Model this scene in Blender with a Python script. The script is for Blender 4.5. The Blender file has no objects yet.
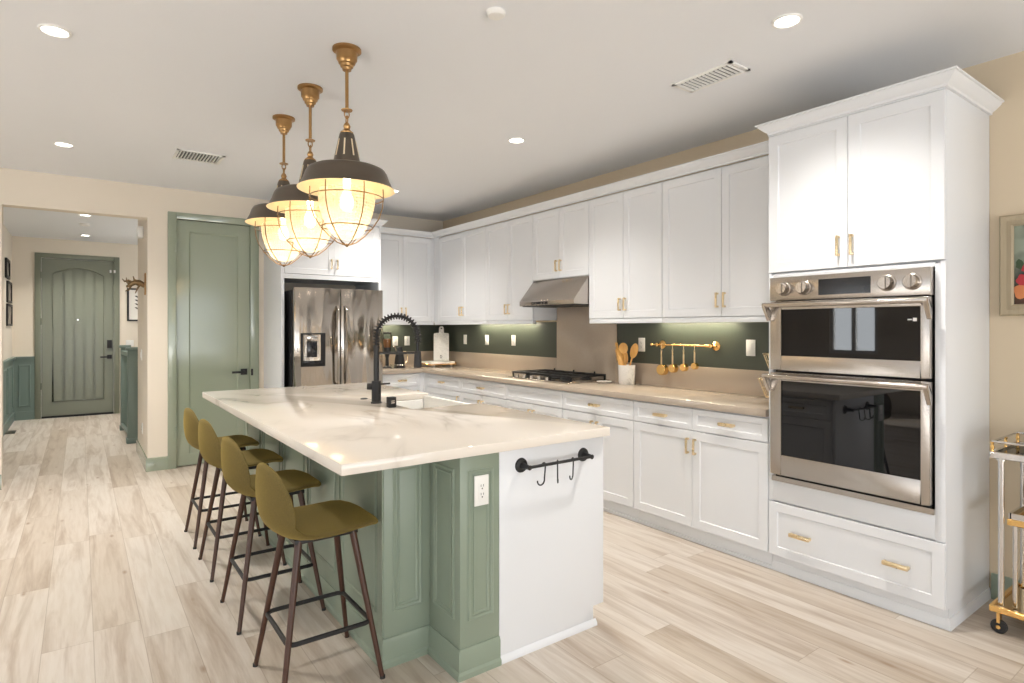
import bpy, bmesh, math, random
from mathutils import Vector, Matrix
C = bpy.context.scene.collection
SC = bpy.context.scene
PI = math.pi
random.seed(4)

# ------------------------------------------------------------------ camera, world, lights, exposure
cd = bpy.data.cameras.new('camera'); cam = bpy.data.objects.new('camera', cd); C.objects.link(cam)
cam.location = (0, 0, 1.40); cam.rotation_euler = (PI/2, 0, -math.radians(36.2))
cd.sensor_width = 36; cd.lens = 590/1024*36; cd.shift_y = -13.5/1024; cd.clip_start = .02
SC.camera = cam
SC.view_settings.view_transform = 'Standard'; SC.view_settings.look = 'None'
SC.view_settings.gamma = 1; SC.view_settings.use_curve_mapping = False
SC.view_settings.exposure = -0.27

world = bpy.data.worlds.new('sky'); SC.world = world; world.use_nodes = True
bg = world.node_tree.nodes['Background']
bg.inputs[0].default_value = (.80, .88, 1, 1); bg.inputs[1].default_value = 1.0

def area(name, loc, rot, sx, sy, power, col=(1, 1, 1), spread=None):
    l = bpy.data.lights.new(name, 'AREA'); l.shape = 'RECTANGLE'; l.size = sx; l.size_y = sy
    l.energy = power; l.color = col
    if spread: l.spread = spread
    o = bpy.data.objects.new(name, l); C.objects.link(o); o.location = loc; o.rotation_euler = rot
    return o
# daylight entering through the windows of the living side of the room
area('daylight_rear', (.5, -5.12, 1.35), (PI/2, 0, 0), 5.6, 2.3, 115, (.93, .97, 1))
area('daylight_side', (-4.72, .6, 1.35), (PI/2, 0, -PI/2), 5.0, 2.3, 25, (.93, .97, 1))
area('daylight_entry', (-4.72, 4.8, 1.5), (PI/2, 0, -PI/2), .8, 1.0, 25, (.92, .97, 1))
# upward fill lamps added outside the glass doors to brighten the ceiling
area('ceiling_fill_rear', (.5, -5.9, .1), (math.radians(118), 0, 0), 5.6, 1.2, 230, (1, .985, .96))
area('ceiling_fill_side', (-5.5, .6, .1), (math.radians(118), 0, -PI/2), 5.0, 1.2, 95, (1, .985, .96))
sun = bpy.data.lights.new('sun', 'SUN'); sun.energy = 14; sun.angle = .02; sun.color = (1, .97, .92)
so = bpy.data.objects.new('sun', sun); C.objects.link(so); so.rotation_euler = Vector((-.6, -.55, .95)).to_track_quat('Z', 'Y').to_euler()
area('stairwell_area', (2.1, 9.9, 2.0), (PI/2, 0, PI/2), 1.6, 1.2, 24, (.95, .98, 1))  # area lamp inside the stairwell, aimed at the hall

# ------------------------------------------------------------------ node helpers and materials
def newmat(name):
    m = bpy.data.materials.new(name); m.use_nodes = True
    nt = m.node_tree; b = nt.nodes['Principled BSDF']
    return m, nt, b
def srgb(r, g, b):
    f = lambda c: c/12.92 if c <= .04045 else ((c+.055)/1.055)**2.4
    return (f(r/255), f(g/255), f(b/255), 1)
def nmath(nt, op, a, b=None, c=None):
    n = nt.nodes.new('ShaderNodeMath'); n.operation = op
    for i, v in enumerate((a, b, c)):
        if v is None: continue
        if hasattr(v, 'links') or isinstance(v, bpy.types.NodeSocket): nt.links.new(v, n.inputs[i])
        else: n.inputs[i].default_value = v
    return n.outputs[0]
def mixc(nt, fac, a, b, mode='MIX'):
    n = nt.nodes.new('ShaderNodeMix'); n.data_type = 'RGBA'; n.blend_type = mode
    for s, v in ((n.inputs[0], fac), (n.inputs[6], a), (n.inputs[7], b)):
        if isinstance(v, bpy.types.NodeSocket): nt.links.new(v, s)
        else: s.default_value = v
    return n.outputs[2]
def objco(nt, scale=(1, 1, 1), obj=True):
    t = nt.nodes.new('ShaderNodeTexCoord'); mp = nt.nodes.new('ShaderNodeMapping')
    mp.inputs['Scale'].default_value = scale
    nt.links.new(t.outputs['Object'], mp.inputs[0]); return mp.outputs[0]
def noise(nt, co, scale, detail=3, rough=.5, dist=0):
    n = nt.nodes.new('ShaderNodeTexNoise'); n.inputs['Scale'].default_value = scale
    n.inputs['Detail'].default_value = detail; n.inputs['Roughness'].default_value = rough
    n.inputs['Distortion'].default_value = dist
    if co is not None: nt.links.new(co, n.inputs['Vector'])
    return n.outputs[0]
def ramp(nt, fac, stops):
    r = nt.nodes.new('ShaderNodeValToRGB'); e = r.color_ramp.elements
    while len(e) < len(stops): e.new(.5)
    for k, (p, c) in enumerate(stops): e[k].position = p; e[k].color = c
    nt.links.new(fac, r.inputs[0]); return r.outputs[0]
def bump(nt, b, h, strength=.1, dist=.01):
    n = nt.nodes.new('ShaderNodeBump'); n.inputs['Strength'].default_value = strength
    n.inputs['Distance'].default_value = dist
    nt.links.new(h, n.inputs['Height']); nt.links.new(n.outputs[0], b.inputs['Normal'])

def paint(name, col, rough=.5, var=.03, bmp=.02, scale=40):
    m, nt, b = newmat(name); co = objco(nt)
    n = noise(nt, co, 2.0, 2)
    dark = tuple(c*(1-var) for c in col[:3]) + (1,)
    nt.links.new(mixc(nt, n, dark, col), b.inputs['Base Color'])
    b.inputs['Roughness'].default_value = rough
    if bmp: bump(nt, b, noise(nt, co, scale, 3), bmp)
    return m
def metal(name, col, rough=.3, brush=None, bs=.05):
    m, nt, b = newmat(name); b.inputs['Metallic'].default_value = 1
    b.inputs['Base Color'].default_value = col; b.inputs['Roughness'].default_value = rough
    co = objco(nt, brush or (1, 1, 1))
    n = noise(nt, co, 60 if brush else 12, 3)
    r = nmath(nt, 'MULTIPLY_ADD', n, .12, rough-.06); nt.links.new(r, b.inputs['Roughness'])
    if brush: bump(nt, b, n, bs, .002)
    return m
def emit(name, col, s):
    m, nt, b = newmat(name); b.inputs['Base Color'].default_value = col
    b.inputs['Emission Color'].default_value = col; b.inputs['Emission Strength'].default_value = s
    n = noise(nt, objco(nt), 5, 1); nt.links.new(nmath(nt, 'MULTIPLY_ADD', n, .05, .4), b.inputs['Roughness'])
    return m
def thin_glass(name, tint=(1, 1, 1, 1), refl=.12, rough=.02):
    m, nt, b = newmat(name); nt.nodes.remove(b)
    t = nt.nodes.new('ShaderNodeBsdfTransparent'); t.inputs[0].default_value = tint
    g = nt.nodes.new('ShaderNodeBsdfGlossy'); g.inputs['Roughness'].default_value = rough
    fr = nt.nodes.new('ShaderNodeLayerWeight'); fr.inputs[0].default_value = refl
    mx = nt.nodes.new('ShaderNodeMixShader'); nt.links.new(fr.outputs['Fresnel'], mx.inputs[0])
    nt.links.new(t.outputs[0], mx.inputs[1]); nt.links.new(g.outputs[0], mx.inputs[2])
    nt.links.new(mx.outputs[0], nt.nodes['Material Output'].inputs[0]); return m

M = {}
M['wall'] = paint('wall_paint', srgb(229, 219, 203), .6, .02, .03, 120)
M['wall_shaded'] = paint('shaded_wall_paint', srgb(214, 197, 170), .6, .02, .03, 120)  # same cream wall paint, with the right wall's shade put into the colour
M['ceiling'] = paint('ceiling_paint', srgb(238, 240, 243), .7, .015, .03, 120)
M['white'] = paint('white_cabinet_paint', srgb(228, 230, 233), .32, .01, 0)
M['white_trim'] = paint('white_plastic', srgb(243, 242, 238), .3, .01, 0)
M['sage'] = paint('sage_island_paint', srgb(142, 155, 138), .33, .02, .01)
M['sage_door'] = paint('sage_door_paint', srgb(146, 155, 136), .13, .02, .006, 8)
M['hall_green'] = paint('hall_door_paint', srgb(124, 128, 112), .26, .03, .02, 25)
M['teal'] = paint('teal_wainscot_paint', srgb(112, 129, 122), .4, .02, .01)
M['dark_green'] = paint('backsplash_green_paint', srgb(68, 74, 65), .42, .04, .02)
M['black'] = paint('black_metal', (.010, .010, .011, 1), .48, .1, 0)
M['dark'] = paint('dark_gap', (.01, .01, .011, 1), .6, .1, 0)
M['duct'] = paint('grey_duct', (.10, .10, .10, 1), .6, .1, 0)
M['steel'] = metal('brushed_steel', (.50, .455, .41, 1), .24, (1, 1, 60), .03)
M['steel_v'] = metal('brushed_fridge_steel', (.47, .43, .385, 1), .13, (40, 40, 1), .03)
M['chrome'] = metal('chrome', (.72, .70, .68, 1), .12)
M['brass'] = metal('brushed_brass', (.84, .68, .43, 1), .28)
M['gold'] = metal('polished_gold', (.90, .58, .22, 1), .2)
M['antique'] = metal('antique_brass', (.42, .25, .105, 1), .3)
M['cage'] = metal('dark_brass_wire', (.22, .14, .07, 1), .35)
M['bronze'] = metal('bronze_shade', (.16, .135, .11, 1), .33)
M['oldbronze'] = metal('dark_old_bronze', (.24, .165, .09, 1), .45)
M['enamel'] = paint('cream_enamel', srgb(240, 222, 186), .4, .01, 0)
M['rubber'] = paint('black_rubber', (.02, .02, .02, 1), .7, .1, 0)
M['lamp_on'] = emit('recessed_lamp', (1, .95, .86, 1), 14)
M['led'] = emit('led_strip', (1, .88, .66, 1), 5)
M['bulb'] = emit('warm_bulb', (1, .82, .55, 1), 7)
M['gold_mirror'] = metal('bronze_mirror_shelf', (.52, .40, .22, 1), .12)
M['window_glass'] = thin_glass('window_glass', refl=.08)
M['tray_glass'] = thin_glass('tray_glass', (.86, .93, .88, 1), .25)
M['clear'] = thin_glass('clear_glass', (.93, .95, .94, 1), .2)

M['sage_door'].node_tree.nodes['Principled BSDF'].inputs['Specular IOR Level'].default_value = .9
def wavy(m):
    nt = m.node_tree; b = nt.nodes['Principled BSDF']; co = objco(nt, (1, 1, .16))
    for l in list(b.inputs['Normal'].links): nt.links.remove(l)
    bump(nt, b, noise(nt, co, 7, 1, .4), .9, .035)
wavy(M['steel_v'])
def m_blackglass():
    m, nt, b = newmat('black_oven_glass')
    b.inputs['Base Color'].default_value = (.006, .006, .007, 1)
    n = noise(nt, objco(nt), 3, 1); nt.links.new(nmath(nt, 'MULTIPLY_ADD', n, .01, .015), b.inputs['Roughness'])
    b.inputs['IOR'].default_value = 1.5; return m
M['black_glass'] = m_blackglass()

def m_floor():
    m, nt, b = newmat('light_oak_planks')
    tc = nt.nodes.new('ShaderNodeTexCoord'); sp = nt.nodes.new('ShaderNodeSeparateXYZ')
    nt.links.new(tc.outputs['Object'], sp.inputs[0]); x, y = sp.outputs[0], sp.outputs[1]
    W, L = .1835, 1.55
    xr = nmath(nt, 'DIVIDE', nmath(nt, 'ADD', x, 20*W+.135), W)
    row = nmath(nt, 'FLOOR', xr); fx = nmath(nt, 'FRACT', xr)
    wn = nt.nodes.new('ShaderNodeTexWhiteNoise'); wn.noise_dimensions = '1D'; nt.links.new(row, wn.inputs['W'])
    yr = nmath(nt, 'DIVIDE', nmath(nt, 'ADD', nmath(nt, 'ADD', y, 20), nmath(nt, 'MULTIPLY', wn.outputs[0], L*3)), L)
    idx = nmath(nt, 'FLOOR', yr); fy = nmath(nt, 'FRACT', yr)
    cmb = nt.nodes.new('ShaderNodeCombineXYZ'); nt.links.new(row, cmb.inputs[0]); nt.links.new(idx, cmb.inputs[1])
    w2 = nt.nodes.new('ShaderNodeTexWhiteNoise'); w2.noise_dimensions = '2D'; nt.links.new(cmb.outputs[0], w2.inputs['Vector'])
    pr = w2.outputs[0]
    # grain: stretched noise offset per plank
    g = nt.nodes.new('ShaderNodeCombineXYZ')
    nt.links.new(nmath(nt, 'MULTIPLY_ADD', pr, 37, nmath(nt, 'MULTIPLY', x, 5.5)), g.inputs[0])
    nt.links.new(nmath(nt, 'MULTIPLY', y, .42), g.inputs[1]); nt.links.new(nmath(nt, 'MULTIPLY', pr, 91), g.inputs[2])
    g1 = noise(nt, g.outputs[0], 2.2, 5, .6, .7)
    g2 = noise(nt, g.outputs[0], 9, 4, .6, .2)
    k = nt.nodes.new('ShaderNodeCombineXYZ')
    nt.links.new(nmath(nt, 'MULTIPLY', x, 6.5), k.inputs[0]); nt.links.new(nmath(nt, 'MULTIPLY', y, 2.3), k.inputs[1])
    vo = nt.nodes.new('ShaderNodeTexVoronoi'); vo.inputs['Scale'].default_value = 1.0; nt.links.new(k.outputs[0], vo.inputs['Vector'])
    knot = ramp(nt, vo.outputs['Distance'], [(0.02, (1, 1, 1, 1)), (.10, (0, 0, 0, 1))])
    base = ramp(nt, pr, [(0, srgb(190, 177, 161)), (.12, srgb(206, 195, 182)), (.5, srgb(211, 202, 191)), (1, srgb(216, 208, 198))])
    st = ramp(nt, g1, [(.34, srgb(186, 166, 145)), (.54, (1, 1, 1, 1)), (1, (1, 1, 1, 1))])
    c1 = mixc(nt, .54, base, st, 'MULTIPLY')
    st2 = ramp(nt, g2, [(.3, srgb(222, 210, 196)), (.6, (1, 1, 1, 1))])
    c2 = mixc(nt, .38, c1, st2, 'MULTIPLY')
    c3 = mixc(nt, nmath(nt, 'MULTIPLY', knot, .7), c2, srgb(142, 112, 84))
    ex = nmath(nt, 'MINIMUM', fx, nmath(nt, 'SUBTRACT', 1, fx)); ey = nmath(nt, 'MINIMUM', fy, nmath(nt, 'SUBTRACT', 1, fy))
    sx = nmath(nt, 'LESS_THAN', ex, .009); sy = nmath(nt, 'LESS_THAN', ey, .0012)
    seam = nmath(nt, 'MAXIMUM', sx, sy)
    c4 = mixc(nt, nmath(nt, 'MULTIPLY', seam, .42), c3, srgb(140, 122, 100))
    nt.links.new(c4, b.inputs['Base Color'])
    nt.links.new(nmath(nt, 'MULTIPLY_ADD', g2, .15, .33), b.inputs['Roughness'])
    b.inputs['Specular IOR Level'].default_value = .35
    bump(nt, b, nmath(nt, 'SUBTRACT', nmath(nt, 'MULTIPLY', g2, .3), seam), .12, .002)
    return m
M['floor'] = m_floor()

def m_quartz(name, base, vein, rough, vs=1.3, amt=.55):
    m, nt, b = newmat(name); co = objco(nt, (1, .62, 1))
    n = noise(nt, co, vs, 4, .55, 1.1)
    v = nmath(nt, 'ABSOLUTE', nmath(nt, 'SUBTRACT', n, .5))
    r = ramp(nt, v, [(0, (1, 1, 1, 1)), (.012, (.55, .55, .55, 1)), (.045, (.12, .12, .12, 1)), (.09, (0, 0, 0, 1))])
    msk = noise(nt, co, 1.6, 2); mr = ramp(nt, msk, [(.42, (0, 0, 0, 1)), (.6, (1, 1, 1, 1))])
    f = nmath(nt, 'MULTIPLY', nmath(nt, 'MULTIPLY', r, mr), amt)
    nt.links.new(mixc(nt, f, base, vein), b.inputs['Base Color'])
    b.inputs['Roughness'].default_value = rough; return m
M['quartz'] = m_quartz('veined_white_quartz', srgb(237, 229, 218), srgb(176, 164, 148), .11, 1.1, .55)
M['marble'] = m_quartz('grey_veined_marble', srgb(226, 224, 220), srgb(128, 126, 124), .3, 14, .8)

def m_taupe():
    m, nt, b = newmat('taupe_quartz'); co = objco(nt)
    n = noise(nt, co, 160, 2); n2 = noise(nt, co, 3, 3)
    c = mixc(nt, n, srgb(172, 157, 141), srgb(190, 177, 161)); c = mixc(nt, nmath(nt, 'MULTIPLY', n2, .25), c, srgb(164, 149, 134))
    nt.links.new(c, b.inputs['Base Color']); b.inputs['Roughness'].default_value = .13; return m
M['taupe'] = m_taupe()
def m_fabric():
    m, nt, b = newmat('olive_woven_fabric'); co = objco(nt)
    n = noise(nt, co, 220, 2); n2 = noise(nt, co, 6, 3)
    c = mixc(nt, n, srgb(78, 67, 30), srgb(118, 100, 50)); c = mixc(nt, nmath(nt, 'MULTIPLY', n2, .4), c, srgb(92, 80, 37))
    nt.links.new(c, b.inputs['Base Color']); b.inputs['Roughness'].default_value = .85
    b.inputs['Sheen Weight'].default_value = .35; b.inputs['Sheen Tint'].default_value = srgb(210, 180, 70)
    bump(nt, b, n, .25, .002); return m
M['fabric'] = m_fabric()
def m_wood(name, a, bcol, rough=.4, sc=(30, 30, 2)):
    m, nt, b = newmat(name); co = objco(nt, sc); n = noise(nt, co, 2.5, 4, .6, .6)
    nt.links.new(mixc(nt, n, a, bcol), b.inputs['Base Color']); b.inputs['Roughness'].default_value = rough
    bump(nt, b, n, .05, .002); return m
M['leg'] = m_wood('walnut_leg', srgb(50, 31, 23), srgb(88, 55, 40), .36)
M['utensil'] = m_wood('honey_wood', srgb(196, 142, 72), srgb(226, 178, 104), .45, (20, 20, 4))
M['frame_wood'] = m_wood('greyed_frame_wood', srgb(158, 143, 116), srgb(182, 167, 140), .55)
def m_glassshade():
    m, nt, b = newmat('ribbed_lamp_glass'); nt.nodes.remove(b)
    tc = nt.nodes.new('ShaderNodeTexCoord'); sp = nt.nodes.new('ShaderNodeSeparateXYZ'); nt.links.new(tc.outputs['Object'], sp.inputs[0])
    w = nmath(nt, 'SINE', nmath(nt, 'MULTIPLY', sp.outputs[2], 420))
    an = nmath(nt, 'SINE', nmath(nt, 'MULTIPLY', nmath(nt, 'ARCTAN2', sp.outputs[1], sp.outputs[0]), 48))
    bp = nt.nodes.new('ShaderNodeBump'); bp.inputs['Strength'].default_value = .5; bp.inputs['Distance'].default_value = .004
    nt.links.new(nmath(nt, 'ADD', w, an), bp.inputs['Height'])
    tr = nt.nodes.new('ShaderNodeBsdfTransparent'); tr.inputs[0].default_value = (1, .93, .80, 1)
    tl = nt.nodes.new('ShaderNodeBsdfTranslucent'); tl.inputs[0].default_value = (.80, .70, .54, 1); nt.links.new(bp.outputs[0], tl.inputs['Normal'])
    gl = nt.nodes.new('ShaderNodeBsdfGlossy'); gl.inputs['Roughness'].default_value = .12; nt.links.new(bp.outputs[0], gl.inputs['Normal'])
    a = nt.nodes.new('ShaderNodeMixShader'); a.inputs[0].default_value = .5
    nt.links.new(tr.outputs[0], a.inputs[1]); nt.links.new(tl.outputs[0], a.inputs[2])
    c = nt.nodes.new('ShaderNodeMixShader'); c.inputs[0].default_value = .12
    nt.links.new(a.outputs[0], c.inputs[1]); nt.links.new(gl.outputs[0], c.inputs[2])
    nt.links.new(c.outputs[0], nt.nodes['Material Output'].inputs[0]); return m
M['lamp_glass'] = m_glassshade()
def m_paper(name, bgc, fg, scale, lo, hi):
    m, nt, b = newmat(name); n = noise(nt, objco(nt), scale, 2, .5, .4)
    nt.links.new(ramp(nt, n, [(lo, bgc), (hi, fg)]), b.inputs['Base Color']); b.inputs['Roughness'].default_value = .5; return m
M['canvas'] = m_paper('painted_canvas', srgb(34, 44, 36), srgb(140, 148, 130), 7, .4, .62)
M['leafprint'] = m_paper('botanical_print', srgb(236, 232, 224), srgb(236, 232, 224), 4, .4, .6)
M['photo'] = m_paper('dim_photo_print', srgb(180, 170, 156), srgb(70, 64, 58), 9, .4, .6)
for nm, c in (('peach', (226, 140, 84)), ('rose', (196, 52, 60)), ('cream_petal', (236, 224, 206)), ('leaf', (62, 84, 52)), ('table_brown', (88, 58, 40))):
    M[nm] = paint('pigment_'+nm, srgb(*c), .6, .35, .0)
M['amber'] = paint('amber_beans', srgb(168, 110, 62), .3, .3, 0)
M['label_blue'] = paint('bottle_label_blue', srgb(44, 54, 96), .4, .1, 0)
M['label_red'] = paint('bottle_label_red', srgb(150, 44, 54), .4, .1, 0)
M['screen'] = paint('dark_screen', (.014, .014, .016, 1), .12, .1, 0)

# ------------------------------------------------------------------ mesh builder
class MB:
    def __init__(s): s.v = []; s.f = []
    def add(s, vs, fs, T=None):
        k = len(s.v)
        s.v += [tuple(T(*p)) if T else tuple(p) for p in vs]
        s.f += [tuple(i+k for i in f) for f in fs]; return s
    def box(s, x0, x1, y0, y1, z0, z1, T=None):
        v = [(x, y, z) for x in (x0, x1) for y in (y0, y1) for z in (z0, z1)]
        return s.add(v, [(0, 1, 3, 2), (4, 6, 7, 5), (0, 4, 5, 1), (2, 3, 7, 6), (0, 2, 6, 4), (1, 5, 7, 3)], T)
    def prism(s, poly, c0, c1, T=None):
        n = len(poly)
        v = [(a, b, c0) for a, b in poly] + [(a, b, c1) for a, b in poly]
        f = [tuple(range(n))[::-1], tuple(range(n, 2*n))] + [(i, (i+1) % n, n+(i+1) % n, n+i) for i in range(n)]
        return s.add(v, f, T)
    def lathe(s, prof, c=(0, 0, 0), n=32, axis='Z', cap=True):
        vs = []; fs = []
        for r, h in prof:
            for k in range(n):
                a = 2*PI*k/n; p, q = max(r, 1e-5)*math.cos(a), max(r, 1e-5)*math.sin(a)
                vs.append({'Z': (c[0]+p, c[1]+q, c[2]+h), 'X': (c[0]+h, c[1]+p, c[2]+q), 'Y': (c[0]+p, c[1]+h, c[2]+q)}[axis])
        m = len(prof)
        for j in range(m-1):
            for k in range(n): fs.append((j*n+k, j*n+(k+1) % n, (j+1)*n+(k+1) % n, (j+1)*n+k))
        if cap:
            fs.append(tuple(range(n))[::-1]); fs.append(tuple(range((m-1)*n, m*n)))
        return s.add(vs, fs)
    def tube(s, pts, r, n=10, closed=False, cap=True):
        pts = [Vector(p) for p in pts]; m = len(pts)
        rs = r if isinstance(r, (list, tuple)) else [r]*m
        tg = []
        for i in range(m):
            a = pts[(i-1) % m] if (closed or i) else pts[i]; b = pts[(i+1) % m] if (closed or i < m-1) else pts[i]
            tg.append((b-a).normalized())
        up = Vector((0, 0, 1)) if abs(tg[0].z) < .9 else Vector((1, 0, 0))
        nn = (up - tg[0]*up.dot(tg[0])).normalized(); vs = []; fs = []
        for i in range(m):
            nn = (nn - tg[i]*nn.dot(tg[i])).normalized(); bb = tg[i].cross(nn)
            for k in range(n):
                a = 2*PI*k/n; vs.append(pts[i] + (nn*math.cos(a)+bb*math.sin(a))*rs[i])
        for i in range(m if closed else m-1):
            j = (i+1) % m
            for k in range(n): fs.append((i*n+k, i*n+(k+1) % n, j*n+(k+1) % n, j*n+k))
        if cap and not closed: fs.append(tuple(range(n))[::-1]); fs.append(tuple(range((m-1)*n, m*n)))
        return s.add(vs, fs)
    def sphere(s, c, r, nu=16, nv=10, sz=(1, 1, 1)):
        prof = [(r*math.sin(PI*j/nv), -r*math.cos(PI*j/nv)) for j in range(nv+1)]
        k = len(s.v); s.lathe(prof, (0, 0, 0), nu)
        for i in range(k, len(s.v)):
            p = s.v[i]; s.v[i] = (c[0]+p[0]*sz[0], c[1]+p[1]*sz[1], c[2]+p[2]*sz[2])
        return s
    def sweep(s, prof, path, flip=1):
        """closed profile of (out, z) swept along a plan path of (x, y) with mitred corners"""
        n = len(path); P = [Vector((p[0], p[1])) for p in path]; vs = []; fs = []; m = len(prof)
        nr = [Vector((-(P[i+1]-P[i]).y, (P[i+1]-P[i]).x)).normalized()*flip for i in range(n-1)]
        for i in range(n):
            a = nr[max(i-1, 0)]; b = nr[min(i, n-2)]; mt = (a+b)/(1+a.dot(b))
            for o, z in prof: vs.append((P[i].x+mt.x*o, P[i].y+mt.y*o, z))
        for i in range(n-1):
            for k in range(m): fs.append((i*m+k, i*m+(k+1) % m, (i+1)*m+(k+1) % m, (i+1)*m+k))
        fs.append(tuple(range(m))[::-1]); fs.append(tuple(range((n-1)*m, n*m)))
        return s.add(vs, fs)
    def ring(s, outer, inner, T=None):
        """outer/inner: lists of 3d loops bridged consecutively"""
        return s
    def shaker(s, T, a0, a1, b0, b1, c1=0.0, th=.02, st=.056, rec=.006, slope=.005):
        """one shaker panel: flat frame, bevelled step, recessed field; front at depth c1"""
        def loop(i, c): return [(a0+i, b0+i, c), (a1-i, b0+i, c), (a1-i, b1-i, c), (a0+i, b1-i, c)]
        L = [loop(0, c1-th), loop(0, c1-.0015), loop(.0015, c1), loop(st, c1), loop(st+slope, c1-rec)]
        v = [p for l in L for p in l]; f = [(3, 2, 1, 0)]
        for j in range(len(L)-1):
            for k in range(4): f.append((j*4+k, j*4+(k+1) % 4, (j+1)*4+(k+1) % 4, (j+1)*4+k))
        e = (len(L)-1)*4; f.append((e, e+1, e+2, e+3))
        return s.add(v, f, T)
    def moulding(s, T, a0, a1, b0, b1, w=.018, h=.008, c=0.0):
        """picture-frame moulding standing on a face"""
        def loop(i, cc): return [(a0+i, b0+i, cc), (a1-i, b0+i, cc), (a1-i, b1-i, cc), (a0+i, b1-i, cc)]
        L = [loop(0, c-.002), loop(0, c+h*.5), loop(w*.3, c+h), loop(w*.7, c+h*.8), loop(w, c+h*.2), loop(w, c-.002)]
        v = [p for l in L for p in l]; f = []; n = len(L)
        for j in range(n):
            for k in range(4): f.append((j*4+k, j*4+(k+1) % 4, ((j+1) % n)*4+(k+1) % 4, ((j+1) % n)*4+k))
        return s.add(v, f, T)
    def build(s, name, mat, parent=None, loc=None, bevel=0, ang=35, seg=2):
        off = Vector(loc) if loc is not None else Vector((0, 0, 0))
        if parent is not None:
            r = parent
            while r.parent: r = r.parent
            off = Vector(r.location)
        me = bpy.data.meshes.new(name); me.from_pydata([tuple(Vector(p)-off) for p in s.v], [], s.f)
        bm = bmesh.new(); bm.from_mesh(me)
        bmesh.ops.remove_doubles(bm, verts=bm.verts, dist=1e-5)
        bmesh.ops.recalc_face_normals(bm, faces=bm.faces)
        if bevel:
            ed = [e for e in bm.edges if len(e.link_faces) == 2 and e.calc_face_angle(0) > math.radians(40)]
            bmesh.ops.bevel(bm, geom=ed, offset=bevel, segments=seg, profile=.5, affect='EDGES', clamp_overlap=True)
        for f in bm.faces: f.smooth = True
        for e in bm.edges:
            e.smooth = len(e.link_faces) == 2 and e.calc_face_angle(0) < math.radians(ang)
        bm.to_mesh(me); bm.free(); me.update()
        me.materials.append(mat)
        o = bpy.data.objects.new(name, me); C.objects.link(o)
        if parent is not None: o.parent = parent
        else: o.location = off
        return o

def tag(o, label=None, cat=None, group=None, kind=None):
    if label: o['label'] = label
    if cat: o['category'] = cat
    if group: o['group'] = group
    if kind: o['kind'] = kind
    return o
def empty(name, loc, label=None, cat=None, group=None, kind=None):
    o = bpy.data.objects.new(name, None); C.objects.link(o); o.location = loc
    o.empty_display_size = .1
    return tag(o, label, cat, group, kind)
def dup(root, loc, rz=None, label=None):
    def cp(o, par):
        c = o.copy(); C.objects.link(c); c.parent = par
        for ch in list(o.children): cp(ch, c)
        return c
    r = cp(root, None); r.location = loc
    if rz is not None: r.rotation_euler = (0, 0, rz)
    if label: r['label'] = label
    return r
def struct(name, mb, mat, label, cat, loc=None, bevel=0):
    return tag(mb.build(name, mat, None, loc, bevel), label, cat, None, 'structure')
B = lambda *a: MB().box(*a)
# faces: local (a, b, c) = (along the face, up, out of the face)
def faceX(X): return lambda a, b, c: (X-c, a, b)          # faces -X
def facePX(X): return lambda a, b, c: (X+c, a, b)         # faces +X
def faceY(Y): return lambda a, b, c: (a, Y-c, b)          # faces -Y
def arc(cx, cy, r, a0, a1, n): return [(cx+r*math.cos(a0+(a1-a0)*k/n), cy+r*math.sin(a0+(a1-a0)*k/n)) for k in range(n+1)]

CEIL = 2.79; WX = 3.82; WY = 6.74; CH = .93
# ------------------------------------------------------------------ setting
struct('floor', B(-4.7, 3.95, -5.1, 11.8, -.1, 0), M['floor'], 'pale oak plank floor running through kitchen and hall', 'floor')
struct('ceiling', B(-4.7, 3.95, -5.1, 11.8, CEIL, CEIL+.1), M['ceiling'], 'flat white ceiling with recessed lights and pendants', 'ceiling')
struct('wall_right', B(WX, WX+.12, -5.1, WY+.12, 0, CEIL), M['wall_shaded'], 'cream wall with shade in its colour, behind the long cabinet run', 'wall')
w = MB().box(-4.7, -.55, WY, WY+.14, 0, CEIL).box(-.55, .53, WY, WY+.14, 2.474, CEIL)
w.box(.53, .775, WY, WY+.14, 0, CEIL).box(.775, 1.465, WY, WY+.14, 2.49, CEIL).box(1.465, WX, WY, WY+.14, 0, CEIL)
struct('wall_back', w, M['wall'], 'cream wall with the hall opening, pantry door and fridge', 'wall')
struct('wall_hall_left', B(-.95, -.83, WY+.14, 11.65, 0, CEIL), M['wall'], 'cream left wall of the entry hall hung with dark frames', 'wall')
struct('wall_hall_right', B(.53, .65, WY+.14, 7.95, 0, CEIL), M['wall'], 'short right wall of the hall with the branch shaped hook', 'wall')
w = MB().box(-.95, -.488, 11.65, 11.8, 0, CEIL).box(-.488, .447, 11.65, 11.8, 2.49, CEIL).box(.447, 2.3, 11.65, 11.8, 0, CEIL)
struct('wall_front', w, M['wall'], 'cream end wall of the hall around the front door', 'wall')
struct('wall_stairwell', MB().box(2.2, 2.3, 7.83, 11.65, 0, CEIL).box(.65, 2.2, 7.83, 7.95, 0, CEIL), M['wall'], 'cream walls of the stairwell behind the teal railing', 'wall')
w = MB().box(-4.7, -4.55, -5.1, -2.0, 0, CEIL).box(-4.7, -4.55, 3.2, 4.4, 0, CEIL).box(-4.7, -4.55, 5.2, WY, 0, CEIL)
w.box(-4.7, -4.55, -2.0, 3.2, 2.5, CEIL).box(-4.7, -4.55, 4.4, 5.2, 0, .95).box(-4.7, -4.55, 4.4, 5.2, 2.05, CEIL)
struct('wall_left', w, M['wall'], 'beige wall with windows on the living side', 'wall')
w = MB().box(-4.7, -2.4, -5.1, -4.95, 0, CEIL).box(3.4, WX, -5.1, -4.95, 0, CEIL).box(-2.4, 3.4, -5.1, -4.95, 2.5, CEIL)
struct('wall_rear', w, M['wall'], 'beige wall with the wide glass doors behind the viewer', 'wall')
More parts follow.
